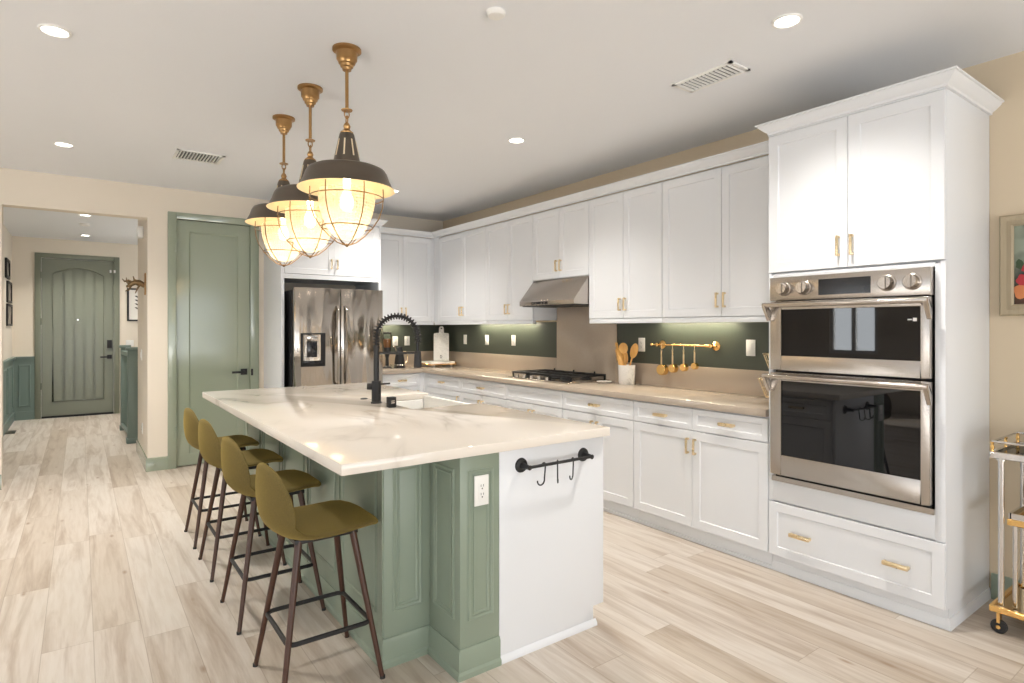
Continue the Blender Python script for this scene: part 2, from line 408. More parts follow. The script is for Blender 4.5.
def window(n, T, a0, a1, b0, b1, mull, label):
    r = empty('window_%d' % n, T(a0, b0, 0), label, 'window', None, 'structure')
    f = MB().box(a0, a0+.06, b0, b1, -.1, -.03, T).box(a1-.06, a1, b0, b1, -.1, -.03, T).box(a0+.06, a1-.06, b1-.06, b1, -.1, -.03, T).box(a0+.06, a1-.06, b0, b0+.06, -.1, -.03, T)
    for k in range(1, mull+1):
        x = a0+(a1-a0)*k/(mull+1); f.box(x-.035, x+.035, b0+.06, b1-.06, -.1, -.03, T)
    f.build('window_frame', M['white_trim'], r)
    MB().box(a0+.05, a1-.05, b0+.05, b1-.05, -.068, -.062, T).build('glass', M['window_glass'], r)
window(1, lambda a, b, c: (a, -4.95+c, b), -2.4, 3.4, 0, 2.5, 3, 'wide white framed glass doors behind the viewer')
window(2, lambda a, b, c: (-4.55+c, a, b), -2.0, 3.2, 0, 2.5, 2, 'tall white framed glass doors on the left side')
window(3, lambda a, b, c: (-4.55+c, a, b), 4.4, 5.2, .95, 2.05, 1, 'smaller white framed window mirrored in the oven glass')
# baseboards and wainscot
bb = lambda t: [(0, 0), (t, 0), (t, .115), (t*.6, .13), (0, .13)]
struct('baseboard_right', MB().sweep(bb(.016), [(WX, 1.0), (WX, -4.95)], -1), M['sage'], 'sage baseboard beside the white oven cabinet', 'baseboard')
struct('baseboard_hall', MB().sweep(bb(.016), [(.70, WY), (.53, WY), (.53, 7.95)], 1).lathe([(0, 0), (.013, 0), (.013, .008), (.006, .012), (0, .012)], (.585, WY-.028, .075), 16, 'Y'),
       M['sage_door'], 'sage baseboard wrapping the corner by the pantry door', 'baseboard')
struct('baseboard_left', MB().sweep(bb(.016), [(-.55, WY), (-4.55, WY)], 1), M['sage_door'], 'sage baseboard left of the hall opening', 'baseboard')
# hall wainscot (left wall and front wall)
w = MB().box(-.83, -.815, WY+.14, 11.635, 0, .93); T = lambda a, b, c: (-.815+c, a, b)
for k in range(5):
    a = 7.2+k*.88; w.moulding(T, a, a+.72, .2, .84, .03, .012)
w.box(-.83, -.80, WY+.14, 11.62, 0, .13).box(-.83, -.785, WY+.14, 11.61, .93, .965)
struct('trim_1', w, M['teal'], 'teal panelled wainscot along the left hall wall', 'wainscot')
w = MB().box(-.815, -.565, 11.635, 11.65, 0, .93); T = faceY(11.635)
w.moulding(T, -.76, -.61, .2, .84, .025, .01).box(-.80, -.565, 11.62, 11.65, 0, .13).box(-.785, -.565, 11.61, 11.65, .93, .965)
struct('trim_2', w, M['teal'], 'teal panelled wainscot between hall corner and front door', 'wainscot')
struct('wall_backsplash', MB().box(WX-.006, WX, 1.874, WY, 1.10, 1.46).box(2.652, WX, WY-.006, WY, 1.10, 1.46), M['dark_green'], 'dark green painted band of wall between counter and uppers', 'backsplash')

# doors
def lever(root, x, z, Y, d, mat):
    m = MB().box(x-.032, x+.032, Y-.012, Y, z-.032, z+.032).lathe([(0, 0), (.011, 0), (.011, .05), (0, .05)], (x, Y-.055, z), 12, 'Y')
    m.box(min(x, x+d*.125), max(x, x+d*.125), Y-.06, Y-.048, z-.011, z+.011)
    return m.build('handle', mat, root, bevel=.002)
d = empty('door_1', (1.12, WY, 0), 'glossy sage pantry door with black lever, left of fridge', 'door', None, 'structure')
c = MB().box(.70, .775, WY-.022, WY+.02, 0, 2.555).box(1.465, 1.55, WY-.022, WY+.02, 0, 2.555).box(.775, 1.465, WY-.022, WY+.02, 2.49, 2.555)
c.box(.76, .775, WY+.02, WY+.12, 0, 2.49).box(1.465, 1.48, WY+.02, WY+.12, 0, 2.49)
c.build('casing', M['sage_door'], d, bevel=.004)
MB().shaker(faceY(WY+.012), .778, 1.462, .012, 2.486, 0, .04, .112, .012, .012).build('slab', M['sage_door'], d)
lever(d, 1.405, .935, WY+.012, -1, M['black'])
MB().box(1.468, 1.49, WY-.026, WY-.022, .895, .965).build('strike_plate', M['black'], d)
for z in (.36, 1.28, 2.2): MB().lathe([(0, 0), (.008, 0), (.008, .1), (0, .1)], (.772, WY-.026, z-.05), 10).box(.75, .79, WY-.0245, WY-.0215, z-.05, z+.05).build('hinge', M['sage_door'], d)
Y = 11.65
d = empty('door_2', (-.02, Y, 0), 'grey green front door with arched plank panel at hall end', 'door', None, 'structure')
c = MB().box(-.565, -.488, Y-.025, Y+.02, 0, 2.56).box(.447, .522, Y-.025, Y+.02, 0, 2.56).box(-.488, .447, Y-.025, Y+.02, 2.49, 2.56)
c.build('casing', M['hall_green'], d, bevel=.004)
s = MB(); top = arc(-.015, 1.80, .55, math.radians(53), math.radians(127), 12)
# slab = frame with an arched recess, five planks inside
out = [(-.484, .03), (.443, .03), (.443, 2.485), (-.484, 2.485)]
inner = [(-.345, .25), (.315, .25)] + [(x, z) for x, z in top]
s.box(-.484, -.345, Y+.01, Y+.05, .03, 2.485).box(.315, .443, Y+.01, Y+.05, .03, 2.485).box(-.345, .315, Y+.01, Y+.05, .03, .25)
poly = [(.315, 2.485), (-.345, 2.485)] + [(x, z) for x, z in reversed(top)]
poly = [(.315, 2.485), (-.345, 2.485), (-.345, top[-1][1])] + [(x, z) for x, z in reversed(top)] + [(.315, top[0][1])]
tp = list(reversed(top))
for k in range(len(tp)-1):
    s.prism([tp[k], tp[k+1], (tp[k+1][0], 2.485), (tp[k][0], 2.485)], -.01, -.05, faceY(Y))
s.build('slab', M['hall_green'], d)
pl = MB()
for k in range(5):
    a = -.345+k*.132; pl.box(a+(.019 if k else .0), a+(.113 if k < 4 else .132), Y+.018, Y+.055, .25, 2.38)
pl.box(-.36, .33, Y+.056, Y+.07, .25, 2.4)
pl.build('plank_panel', M['hall_green'], d)
fr = [(x, Y+.008, z) for x, z in inner]
MB().tube(fr, .012, 8, True).build('panel_bead', M['hall_green'], d)
MB().box(-.484, .443, Y-.02, Y+.03, 0, .03).build('threshold', M['dark'], d)
MB().box(.352, .42, Y-.015, Y+.01, 1.075, 1.205).build('keypad', M['black'], d, bevel=.006)
lever(d, .386, .93, Y+.01, -1, M['black'])
MB().lathe([(0, 0), (.012, 0), (.012, .006), (0, .006)], (-.03, Y+.012, 1.53), 12, 'Y').build('peephole', M['chrome'], d)
for x in (.40, .455): MB().box(x-.012, x+.012, Y-.032, Y-.02 if x > .44 else Y+.01, 2.30, 2.345).build('alarm_contact', M['white_trim'], d)
for z in (.5, 1.5, 2.22): MB().lathe([(0, 0), (.008, 0), (.008, .1), (0, .1)], (-.488, Y-.028, z-.05), 10).build('hinge', M['hall_green'], d)

# ------------------------------------------------------------------ cabinets
def pull(parent, T, a, b, L=.115, vertical=False, c=0.0):
    m = MB(); h = L/2; w = .0055
    def bx(a0, a1, b0, b1, c0, c1):
        if vertical: m.box(b0+a, b1+a, a0+b, a1+b, c+c0, c+c1, T)
        else: m.box(a0+a, a1+a, b0+b, b1+b, c+c0, c+c1, T)
    bx(-h, h, -w, w, .022, .032)
    bx(-h, -h+.012, -w, w, -.001, .022); bx(h-.012, h, -w, w, -.001, .022)
    return m.build('handle', M['brass'], parent, bevel=.002)
def pull_cup(parent, T, a, b, L=.105):
    m = MB(); h = L/2
    m.box(a-h, a+h, b-.011, b+.011, .014, .034, T).box(a-h, a-h+.014, b-.009, b+.009, -.001, .016, T).box(a+h-.014, a+h, b-.009, b+.009, -.001, .016, T)
    return m.build('handle', M['brass'], parent, bevel=.006)

def base_cab(label, T, a0, a1, drawers, doors, depth=.60, group='white base cabinets along the walls', ends=(0, 0)):
    r = empty('base_cabinet', T((a0+a1)/2, 0, -depth/2), label, 'cabinet', group)
    MB().box(a0, a1, .1, .885, -depth, -.021, T).build('body', M['white'], r, bevel=.001)
    if ends[1]: MB().box(a1-ends[1], a1, .1, .885, -.021, 0, T).build('filler', M['white'], r)
    if ends[0]: MB().box(a0, a0+ends[0], .1, .885, -.021, 0, T).build('filler', M['white'], r)
    MB().box(a0, a1, 0, .1, -depth, -.05, T).box(a0, a1, 0, .022, -.05, -.038, T).build('toe_kick', M['white'], r)
    for d0, d1, hd in drawers:
        q = MB().shaker(T, d0+.0015, d1-.0015, .738, .876, 0, .02, .036).build('drawer', M['white'], r)
        if hd: pull_cup(q, T, (d0+d1)/2, .808)
    for d0, d1, hs in doors:
        q = MB().shaker(T, d0+.0015, d1-.0015, .108, .732, 0).build('door', M['white'], r)
        if hs: pull(q, T, (d1-.028) if hs > 0 else (d0+.028), .635, .10, True)
    return r
TX = faceX(3.2); TB = faceY(6.1)
base_cab('white base cabinet between oven tower and cooktop, two drawers', TX, 1.874, 2.896, [(1.874, 2.397, 1), (2.397, 2.896, 1)], [(1.874, 2.397, 1), (2.397, 2.896, -1)])
base_cab('white base cabinet with single wide drawer, right of the cooktop', TX, 2.898, 3.673, [(2.898, 3.673, 1)], [(2.898, 3.285, 1), (3.285, 3.673, -1)])
base_cab('white base cabinet with handleless false drawer front under the cooktop', TX, 3.675, 4.465, [(3.675, 4.465, 0)], [(3.675, 4.07, 1), (4.07, 4.465, -1)])
base_cab('white base cabinet with drawer, first left of the cooktop', TX, 4.467, 5.289, [(4.467, 5.289, 1)], [(4.467, 4.878, 1), (4.878, 5.289, -1)])
base_cab('white base cabinet with drawer, next to the inner corner', TX, 5.291, 6.121, [(5.291, 6.03, 1)], [(5.291, 6.03, -1)], ends=(0, .09))
base_cab('white base cabinet with drawer on the back wall beside fridge', TB, 2.66, 3.199, [(2.70, 3.15, 1)], [(2.70, 3.15, 1)], ends=(.038, .048))

def crown_prof(z0=2.497, h=.065, out=.062): return [(0, z0), (.012, z0), (.014, z0+.012), (.024, z0+.018), (out-.012, z0+h-.018), (out-.008, z0+h-.010), (out, z0+h-.008), (out, z0+h), (0, z0+h)]
def upper_cab(label, T, a0, a1, doors, b0=1.475, depth=.315, rail=True, end=None, hb=None):
    r = empty('wall_cabinet', T((a0+a1)/2, b0, -depth/2), label, 'cabinet', 'white wall cabinets')
    MB().box(a0, a1, b0, 2.497, -depth, -.021, T).build('body', M['white'], r, bevel=.001)
    if end: MB().box(end[0], end[1], b0, 2.497, -.021, 0, T).build('filler', M['white'], r)
    if rail: MB().box(a0, a1, b0-.037, b0, -.04, -.004, T).build('light_rail', M['white'], r, bevel=.003)
    for d0, d1, hs in doors:
        q = MB().shaker(T, d0+.0015, d1-.0015, b0+.004, 2.485, 0).build('door', M['white'], r)
        if hs: pull(q, T, (d1-.028) if hs > 0 else (d0+.028), hb or b0+.115, .10, True)
    return r
TU = faceX(3.5); TUB = faceY(6.4)
upper_cab('white two-door wall cabinet nearest the tall oven cabinet', TU, 1.874, 2.888, [(1.884, 2.383, 1), (2.383, 2.888, -1)])
upper_cab('white two-door wall cabinet between the hood and oven end', TU, 2.890, 3.672, [(2.890, 3.28, 1), (3.28, 3.672, -1)])
upper_cab('short white two-door wall cabinet above the range hood', TU, 3.674, 4.443, [(3.674, 4.06, 1), (4.06, 4.443, -1)], b0=1.85, rail=False, hb=1.965)
upper_cab('white two-door wall cabinet left of the range hood', TU, 4.445, 5.252, [(4.445, 4.851, 1), (4.851, 5.252, -1)])
upper_cab('white two-door wall cabinet beside the inner corner', TU, 5.254, 6.40, [(5.254, 5.742, 1), (5.742, 6.29, -1)], end=(6.291, 6.421))
upper_cab('white two-door wall cabinet on back wall right of fridge', TUB, 2.652, 3.50, [(2.662, 3.085, 1), (3.085, 3.47, -1)], depth=.33, end=(3.471, 3.499))
tag(MB().sweep(crown_prof(), [(3.5, 1.874), (3.5, 6.4), (2.715, 6.4)], 1).build('crown_moulding', M['white'], None, (3.5, 6.4, 2.497)), 'white crown moulding running along the tops of the wall cabinets', 'moulding')

# fridge surround
r = empty('fridge_cabinet', (2.13, 6.4, 0), 'white cabinet boxed around and over the steel fridge', 'cabinet')
T = faceY(6.05)
MB().box(1.602, 1.632, 6.05, WY-.002, 0, 2.51).build('side_panel', M['white'], r, bevel=.001)
MB().box(2.63, 2.65, 6.05, WY-.002, 0, 2.51).build('side_panel', M['white'], r, bevel=.001)
MB().box(1.632, 2.63, 1.90, 2.51, -.68, -.021, T).box(1.632, 2.63, 1.897, 1.94, -.021, -.004, T).build('body', M['white'], r)
for d0, d1, hs in ((1.637, 2.132, 1), (2.134, 2.628, -1)):
    q = MB().shaker(T, d0, d1, 1.945, 2.495, 0).build('door', M['white'], r)
    pull(q, T, (d1-.03) if hs > 0 else (d0+.03), 2.06, .10, True)
MB().sweep(crown_prof(2.51, .065), [(2.65, WY-.27), (2.65, 6.05), (1.602, 6.05), (1.602, WY-.01)], 1).build('crown', M['white'], r)

# oven tower
r = empty('oven_cabinet', (3.5, 1.44, 0), 'tall white cabinet housing the double oven at right end', 'cabinet')
b = MB().box(3.22, WX-.002, 1.01, 1.03, .1, 2.505).box(3.22, WX-.002, 1.852, 1.872, .1, 2.505).box(3.235, WX-.002, 1.03, 1.852, 1.70, 2.505).box(3.235, WX-.002, 1.03, 1.852, .1, .52)
b.box(3.207, 3.235, 1.03, 1.052, .41, 1.70).box(3.207, 3.235, 1.845, 1.852, .41, 1.70).box(3.207, 3.235, 1.052, 1.845, .415, .53).box(3.207, 3.235, 1.052, 1.845, 1.686, 1.706).box(3.76, WX-.002, 1.03, 1.852, .52, 1.70)
b.box(3.207, 3.22, 1.01, 1.03, .41, 1.712).box(3.207, 3.22, 1.852, 1.872, .41, 1.712).box(3.2, 3.22, 1.01, 1.872, 2.499, 2.507)
b.build('body', M['white'], r, bevel=.001)
for d0, d1, hs in ((1.012, 1.434, 1), (1.437, 1.87, -1)):
    q = MB().shaker(TX, d0, d1, 1.716, 2.497, .0).build('door', M['white'], r)
    pull(q, TX, (d1-.022) if hs > 0 else (d0+.042), 1.828, .105, True, 0)
q = MB().shaker(TX, 1.012, 1.87, .104, .407, .0, .02, .05).build('drawer', M['white'], r)
for a in (1.208, 1.68): 
    T2 = faceX(3.2); pull_cup(q, T2, a, .252, .115)
MB().box(3.25, WX-.002, 1.012, 1.872, 0, .1).sweep([(0, 0), (.012, 0), (.012, .03), (.004, .05), (0, .05)], [(3.25, 1.872), (3.25, 1.012), (WX-.002, 1.012)], -1).build('toe_kick', M['white'], r)
MB().sweep(crown_prof(2.505, .06), [(3.43, 1.856), (3.2, 1.856), (3.2, 1.01), (WX-.002, 1.01)], -1).build('crown', M['white'], r)

# double oven
r = empty('double_oven', (3.45, 1.45, .535), 'stainless double wall oven set in the tall white cabinet', 'oven')
A0, A1 = 1.055, 1.842
MB().box(3.21, 3.75, A0+.01, A1-.01, .545, 1.67).build('body', M['dark'], r)
MB().box(3.165, 3.21, A0, A1, 1.552, 1.683).build('control_panel', M['steel'], r, bevel=.004)
MB().box(3.162, 3.167, 1.312, 1.567, 1.575, 1.658).build('display', M['screen'], r)
for y in (1.129, 1.237, 1.645, 1.757):
    k = MB().lathe([(0, 0), (.040, 0), (.040, -.006), (.034, -.010), (.031, -.036), (.027, -.042), (0, -.042)], (3.165, y, 1.618), 28, 'X').box(3.115, 3.13, y-.008, y+.008, 1.59, 1.646)
    k.build('knob', M['steel'], r, bevel=0)
def oven_door(b0, b1, g0, g1, nm):
    T = faceX(3.175); fr = MB()
    a0, a1 = A0+.003, A1-.003; ga0, ga1 = 1.095, 1.775
    fr.box(a0, ga0, b0, b1, -.03, .012, T).box(ga1, a1, b0, b1, -.03, .012, T).box(ga0, ga1, b0, g0, -.03, .012, T).box(ga0, ga1, g1, b1, -.03, .012, T)
    dd = fr.build('oven_door', M['steel'], r, bevel=.003); 
    MB().box(ga0-.004, ga1+.004, g0-.004, g1+.004, -.03, .007, T).build('door_glass', M['black_glass'], dd)
    z = b1-.02; h = MB()
    prof = [(.05, z-.012), (.072, z-.012), (.082, z-.002), (.082, z+.008), (.074, z+.014), (.05, z+.014)]
    h.add([(3.175-p, y, q) for y in (A0-.008, A1+.008) for p, q in prof], [tuple(range(6))[::-1], tuple(range(6, 12))]+[(i, (i+1) % 6, 6+(i+1) % 6, 6+i) for i in range(6)])
    for y0, y1 in ((A0-.008, A0+.010), (A1-.010, A1+.008)):
        h.prism([(.012, z-.085), (.012, z-.035), (.05, z+.014), (.078, z+.010), (.082, z-.004), (.03, z-.085)], y0, y1, lambda a, b, c: (3.175-a, c, b))
    h.build('handle', M['steel'], dd, bevel=.002)
    return dd
du = oven_door(1.165, 1.546, 1.246, 1.502, 'upper')
MB().box(3.166, 3.1685, 1.112, 1.128, 1.432, 1.448).box(3.166, 3.1685, 1.132, 1.15, 1.437, 1.443).build('badge', M['white_trim'], du)
dl = oven_door(.578, 1.15, .69, 1.105, 'lower')
MB().box(3.19, 3.22, A0-.004, A1+.004, .532, .560).build('vent_trim', M['steel'], r)

# countertops: taupe L with a slab behind the cooktop
pts = [(3.178, 1.874), (3.178, 6.078), (2.66, 6.078), (2.66, WY-.002), (WX-.002, WY-.002), (WX-.002, 1.874)]
tag(MB().prism(pts, .887, CH).build('countertop', M['taupe'], None, (3.5, 4, .887), .003), 'L-shaped taupe stone countertop along the two kitchen walls', 'countertop')
sp = MB().box(3.80, WX-.007, 1.875, 3.644, CH, 1.105).box(3.80, WX-.007, 4.44, WY-.022, CH, 1.105).box(3.796, WX-.007, 3.674, 4.44, CH, 1.596).box(3.796, WX-.007, 3.644, 3.674, CH, 1.437).box(2.66, WX-.007, WY-.022, WY-.007, CH, 1.105)
tag(sp.build('stone_backsplash', M['taupe'], None, (3.8, 4, CH), .0015), 'taupe stone upstand rising to a full slab behind the cooktop', 'backsplash')

# range hood
r = empty('range_hood', (3.6, 4.06, 1.60), 'slanted stainless range hood over the gas cooktop', 'range hood')
prof = [(3.335, 1.604), (3.335, 1.645), (3.505, 1.846), (WX-.008, 1.846), (WX-.008, 1.604)]
MB().prism(prof, 3.68, 4.438, lambda a, b, c: (a, c, b)).build('canopy', M['steel'], r, bevel=.003)
MB().box(3.331, 3.336, 4.03, 4.25, 1.612, 1.636).build('control_strip', M['screen'], r)
for y in (4.06, 4.10, 4.18, 4.22): MB().lathe([(0, 0), (.007, 0), (.007, -.006), (0, -.006)], (3.331, y, 1.624), 12, 'X').build('button', M['chrome'], r)
MB().box(3.36, 3.78, 3.70, 4.42, 1.597, 1.605).build('filter', M['black'], r)

# cooktop
r = empty('gas_cooktop', (3.53, 4.13, CH), 'five burner gas cooktop with black grates on taupe counter', 'cooktop')
MB().box(3.28, 3.775, 3.70, 4.58, CH, CH+.012).build('steel_tray', M['steel'], r, bevel=.004)
for cx, cy, rr in ((3.42, 3.88, .045), (3.66, 3.88, .036), (3.54, 4.14, .06), (3.42, 4.40, .036), (3.66, 4.40, .045)):
    bq = MB().lathe([(0, 0), (rr+.02, 0), (rr+.02, .006), (rr, .010), (rr, .02), (rr*.9, .026), (0, .026)], (cx, cy, CH+.012), 24).build('burner', M['black'], r)
for y0, y1 in ((3.725, 4.0), (4.01, 4.275), (4.285, 4.555)):
    g = MB(); z = CH+.045
    for x in (3.345, 3.75): g.box(x-.008, x+.008, y0, y1, z, z+.016)
    for y in (y0+.008, (y0+y1)/2, y1-.008): g.box(3.34, 3.755, y-.006, y+.006, z, z+.016)
    g.box(3.54, 3.556, y0, y1, z, z+.016)
    for x in (3.345, 3.75):
        for y in (y0+.008, y1-.008): g.box(x-.008, x+.008, y-.008, y+.008, CH+.012, z)
    g.box(3.745, 3.757, (y0+y1)/2-.006, (y0+y1)/2+.006, z+.01, z+.032)
    g.build('grate', M['black'], r, bevel=.003)
for k in range(5): MB().lathe([(0, 0), (.019, 0), (.018, .018), (.015, .026), (0, .026)], (3.31, 4.0+k*.11, CH+.012), 20).build('knob', M['steel'], r)

# fridge
r = empty('refrigerator', (2.145, 6.25, 0), 'stainless French door refrigerator in the white surround', 'refrigerator')
MB().box(1.683, 2.605, 5.96, 6.70, .02, 1.775).build('body', M['dark'], r, bevel=.004)
T = faceY(5.955)
def fdoor(a0, a1, b0, b1, nm, cut=None):
    m = MB(); n = 10
    pr = [(a0+(a1-a0)*k/n, .062+.012*math.sin(PI*k/n)) for k in range(n+1)]
    poly = [(a0, 0)] + [(a, c) for a, c in pr] + [(a1, 0)]
    m.prism(poly, b0, b1, lambda a, c, b: T(a, b, c))
    return m.build(nm, M['steel_v'], r, bevel=.004)
dL = fdoor(1.683, 2.143, .72, 1.80, 'door'); dR = fdoor(2.149, 2.605, .72, 1.80, 'door'); dF = fdoor(1.683, 2.605, .06, .712, 'freezer_drawer')
for x, dd in ((2.105, dL), (2.187, dR)):
    p = [(x, 5.955-.066, .80), (x, 5.955-.11, .84)] + [(x, 5.955-.115-.012*math.sin(PI*k/8), .86+.70*k/8) for k in range(9)] + [(x, 5.955-.11, 1.58), (x, 5.955-.066, 1.62)]
    MB().tube(p, .014, 10).build('handle', M['steel_v'], dd)
MB().tube([(1.78, 5.955-.07, .64), (1.8, 5.955-.11, .64), (2.49, 5.955-.11, .64), (2.51, 5.955-.07, .64)], .013, 10).build('handle', M['steel_v'], dF)
q = MB()
q.box(1.745, 1.985, 1.018, 1.35, .07, .078, T).build('dispenser_surround', M['black'], dL, bevel=.003)
MB().box(1.765, 1.935, 1.045, 1.335, .078, .081, T).build('dispenser_recess', M['steel_v'], dL)
MB().box(1.80, 1.90, 1.11, 1.27, .081, .088, T).build('dispenser_paddle', M['screen'], dL, bevel=.004)
MB().box(1.80, 1.90, 1.285, 1.325, .081, .094, T).build('dispenser_spout', M['chrome'], dL, bevel=.004)
MB().box(1.76, 1.94, 1.045, 1.075, .081, .10, T).build('drip_tray', M['screen'], dL, bevel=.003)

# ------------------------------------------------------------------ island
r = empty('kitchen_island', (1.5, 3.4, 0), 'sage panelled kitchen island with white drawer side', 'island')
g = MB().box(1.01, 1.40, 2.275, 4.80, .0, .887).box(1.222, 1.412, 2.02, 2.275, 0, .887)
g.build('panelled_base', M['sage'], r, bevel=.002)
tr = MB(); TF = faceY(2.02); TR = faceY(2.275); TS = faceX(1.01); TSC = faceX(1.222)
tr.moulding(TF, 1.258, 1.382, .22, .825, .014, .006).moulding(TF, 1.282, 1.358, .24, .805, .01, .005)
tr.moulding(TR, 1.05, 1.185, .22, .83, .014, .006).moulding(TR, 1.07, 1.165, .24, .81, .01, .005)
tr.moulding(TSC, 2.065, 2.24, .22, .83, .014, .006).moulding(TSC, 2.085, 2.22, .24, .81, .01, .005)
n = 5; L = (4.78-2.30)/n
for k in range(n):
    a = 2.30+k*L; tr.moulding(TS, a+.05, a+L-.05, .20, .83, .016, .007)
    tr.box(a-.02, a+.02, .12, .887, -.002, .006, TS)
bprof = [(0, 0), (.018, 0), (.018, .02), (.010, .03), (.010, .10), (.004, .115), (0, .115)]
tr.sweep(bprof, [(1.412, 2.02), (1.222, 2.02), (1.222, 2.275), (1.01, 2.275), (1.01, 4.80)], 1)
tr.build('wainscot_trim', M['sage'], r)
w = MB()
w.prism([(1.412, 0), (1.952, 0), (1.952, .09), (2.018, .09), (2.018, .887), (1.412, .887)], 0, .022, faceY(2.04))
w.sweep([(0, 0), (.014, 0), (.012, .014), (0, .03)], [(1.412, 2.018), (1.966, 2.018)], -1)
w.build('end_panel', M['white'], r, bevel=.001)
MB().box(1.414, 1.995, 2.042, 3.06, .1, .887).box(1.414, 1.54, 3.06, 3.84, .1, .887).box(1.414, 1.995, 3.06, 3.84, .1, .64).box(1.414, 1.995, 3.84, 4.80, .1, .887).box(1.414, 1.94, 2.042, 4.80, 0, .1).build('cabinet_body', M['white'], r)
TI = facePX(1.995)
for y0, y1 in ((2.045, 2.55), (2.55, 3.04), (3.86, 4.33), (4.33, 4.79)):
    q = MB().shaker(TI, y0+.002, y1-.002, .738, .876, .02, .02, .036).build('drawer', M['white'], r)
    MB().box((y0+y1)/2-.055, (y0+y1)/2+.055, .80, .816, .036, .05, TI).box((y0+y1)/2-.055, (y0+y1)/2-.043, .80, .816, .018, .04, TI).box((y0+y1)/2+.043, (y0+y1)/2+.055, .80, .816, .018, .04, TI).build('handle', M['brass'], q, bevel=.003)
    q = MB().shaker(TI, y0+.002, y1-.002, .108, .732, .02).build('door', M['white'], r)
    MB().box(y1-.035, y1-.02, .585, .685, .036, .05, TI).box(y1-.035, y1-.02, .585, .597, .018, .04, TI).box(y1-.035, y1-.02, .673, .685, .018, .04, TI).build('handle', M['brass'], q, bevel=.003)
for y0, y1 in ((3.06, 3.45), (3.45, 3.84)): MB().shaker(TI, y0+.002, y1-.002, .108, .63, .02).build('door', M['white'], r)
# worktop with a notch for the apron sink
IT = [(.725, 1.985), (2.03, 1.985), (2.03, 3.10), (1.56, 3.10), (1.56, 3.80), (2.03, 3.80), (2.03, 4.85), (.725, 4.85)]
tag(MB().prism(IT, .889, CH).build('island_worktop', M['quartz'], None, (1.4, 3.4, .889), .003), 'polished white quartz island top with soft veining', 'worktop')
# apron sink
r = empty('apron_sink', (1.8, 3.45, .64), 'white apron sink set into the island worktop', 'sink')
s = MB().box(1.55, 2.025, 3.085, 3.815, .65, .67)
s.box(1.545, 1.565, 3.085, 3.815, .67, .887).box(1.99, 2.025, 3.103, 3.797, .67, .915).box(1.565, 1.99, 3.085, 3.108, .67, .887).box(1.565, 1.99, 3.792, 3.815, .67, .887)
s.build('basin', M['white_trim'], r, bevel=.004)
MB().lathe([(0, 0), (.045, 0), (.045, .004), (.03, .005), (.02, .002), (0, .002)], (1.78, 3.45, .67), 24).build('drain', M['chrome'], r)
# faucet
fx, fy = 1.495, 3.48
r = empty('kitchen_faucet', (fx, fy, CH), 'matte black spring neck faucet standing on the island', 'faucet')
MB().lathe([(0, 0), (.034, 0), (.034, .008), (.029, .012), (.029, .135), (.026, .14), (0, .14)], (fx, fy, CH), 28).build('base', M['black'], r)
ad = Vector((.86, -.42, 0)).normalized()    # the spout swings towards the sink
MB().lathe([(0, 0), (.017, 0), (.017, .20), (.02, .20), (.02, .22), (0, .22)], (fx, fy, CH+.14), 20).build('riser', M['black'], r)
aR = .128
pth = [(fx, fy, CH+.36), (fx, fy, CH+.40)] + [tuple(Vector((fx, fy, CH+.418))+ad*(aR-aR*math.cos(PI*k/18))+Vector((0, 0, 1))*aR*math.sin(PI*k/18)) for k in range(19)]
e = Vector(pth[-1]); pth += [tuple(e-Vector((0, 0, .05))), tuple(e-Vector((0, 0, .105)))]
MB().tube(pth, .009, 10).build('hose', M['black'], r)
# spring coil following the hose
P = [Vector(p) for p in pth[:-1]]; cum = [0]
for i in range(1, len(P)): cum.append(cum[-1]+(P[i]-P[i-1]).length)
def at(s):
    for i in range(1, len(P)):
        if s <= cum[i]:
            t = (s-cum[i-1])/(cum[i]-cum[i-1]); return P[i-1].lerp(P[i], t), (P[i]-P[i-1]).normalized()
    return P[-1], (P[-1]-P[-2]).normalized()
side = ad.cross(Vector((0, 0, 1))); co = []; N = 620; turns = 27
for i in range(N+1):
    s_ = cum[-1]*i/N; p, t = at(s_); nrm = side.cross(t).normalized(); a = 2*PI*turns*i/N
    co.append(p + (nrm*math.cos(a)+side*math.sin(a))*.019)
MB().tube(co, .0034, 6).build('spring', M['black'], r)
hb = e - Vector((0, 0, .105))
MB().lathe([(0, 0), (.024, 0), (.026, .004), (.021, .10), (.018, .105), (0, .105)], (hb.x, hb.y, hb.z-.095), 20).build('spray_head', M['black'], r)
z = CH+.312
MB().tube([(fx, fy, z), tuple(Vector((fx, fy, z))+ad*(2*aR-.005))], .0075, 10).build('holder_arm', M['black'], r)
lv = Vector((-.8, .45, 0)).normalized()
MB().tube([(fx-.02, fy+.01, CH+.105), tuple(Vector((fx, fy, CH+.105))+lv*.055)], .021, 16).tube([tuple(Vector((fx, fy, CH+.118))+ad*.02), tuple(Vector((fx, fy, CH+.122))+ad*.085)], .006, 8).build('lever', M['black'], r)
r = empty('air_gap_cap', (1.489, 3.246, CH), 'small black square air gap cap beside the faucet', 'faucet accessory')
MB().box(1.466, 1.512, 3.224, 3.268, CH, CH+.062).build('cap', M['black'], r, bevel=.004)
MB().box(1.478, 1.50, 3.2225, 3.224, CH+.026, CH+.031).box(1.478, 1.50, 3.2225, 3.224, CH+.037, CH+.042).build('vent_slot', M['chrome'], r)
tag(MB().lathe([(0, 0), (.024, 0), (.024, .003), (.020, .006), (0, .006)], (1.516, 3.73, CH), 24).build('hole_cover', M['black'], None, (1.516, 3.73, CH)), 'flat round black disc on the island left of faucet', 'hole cover')

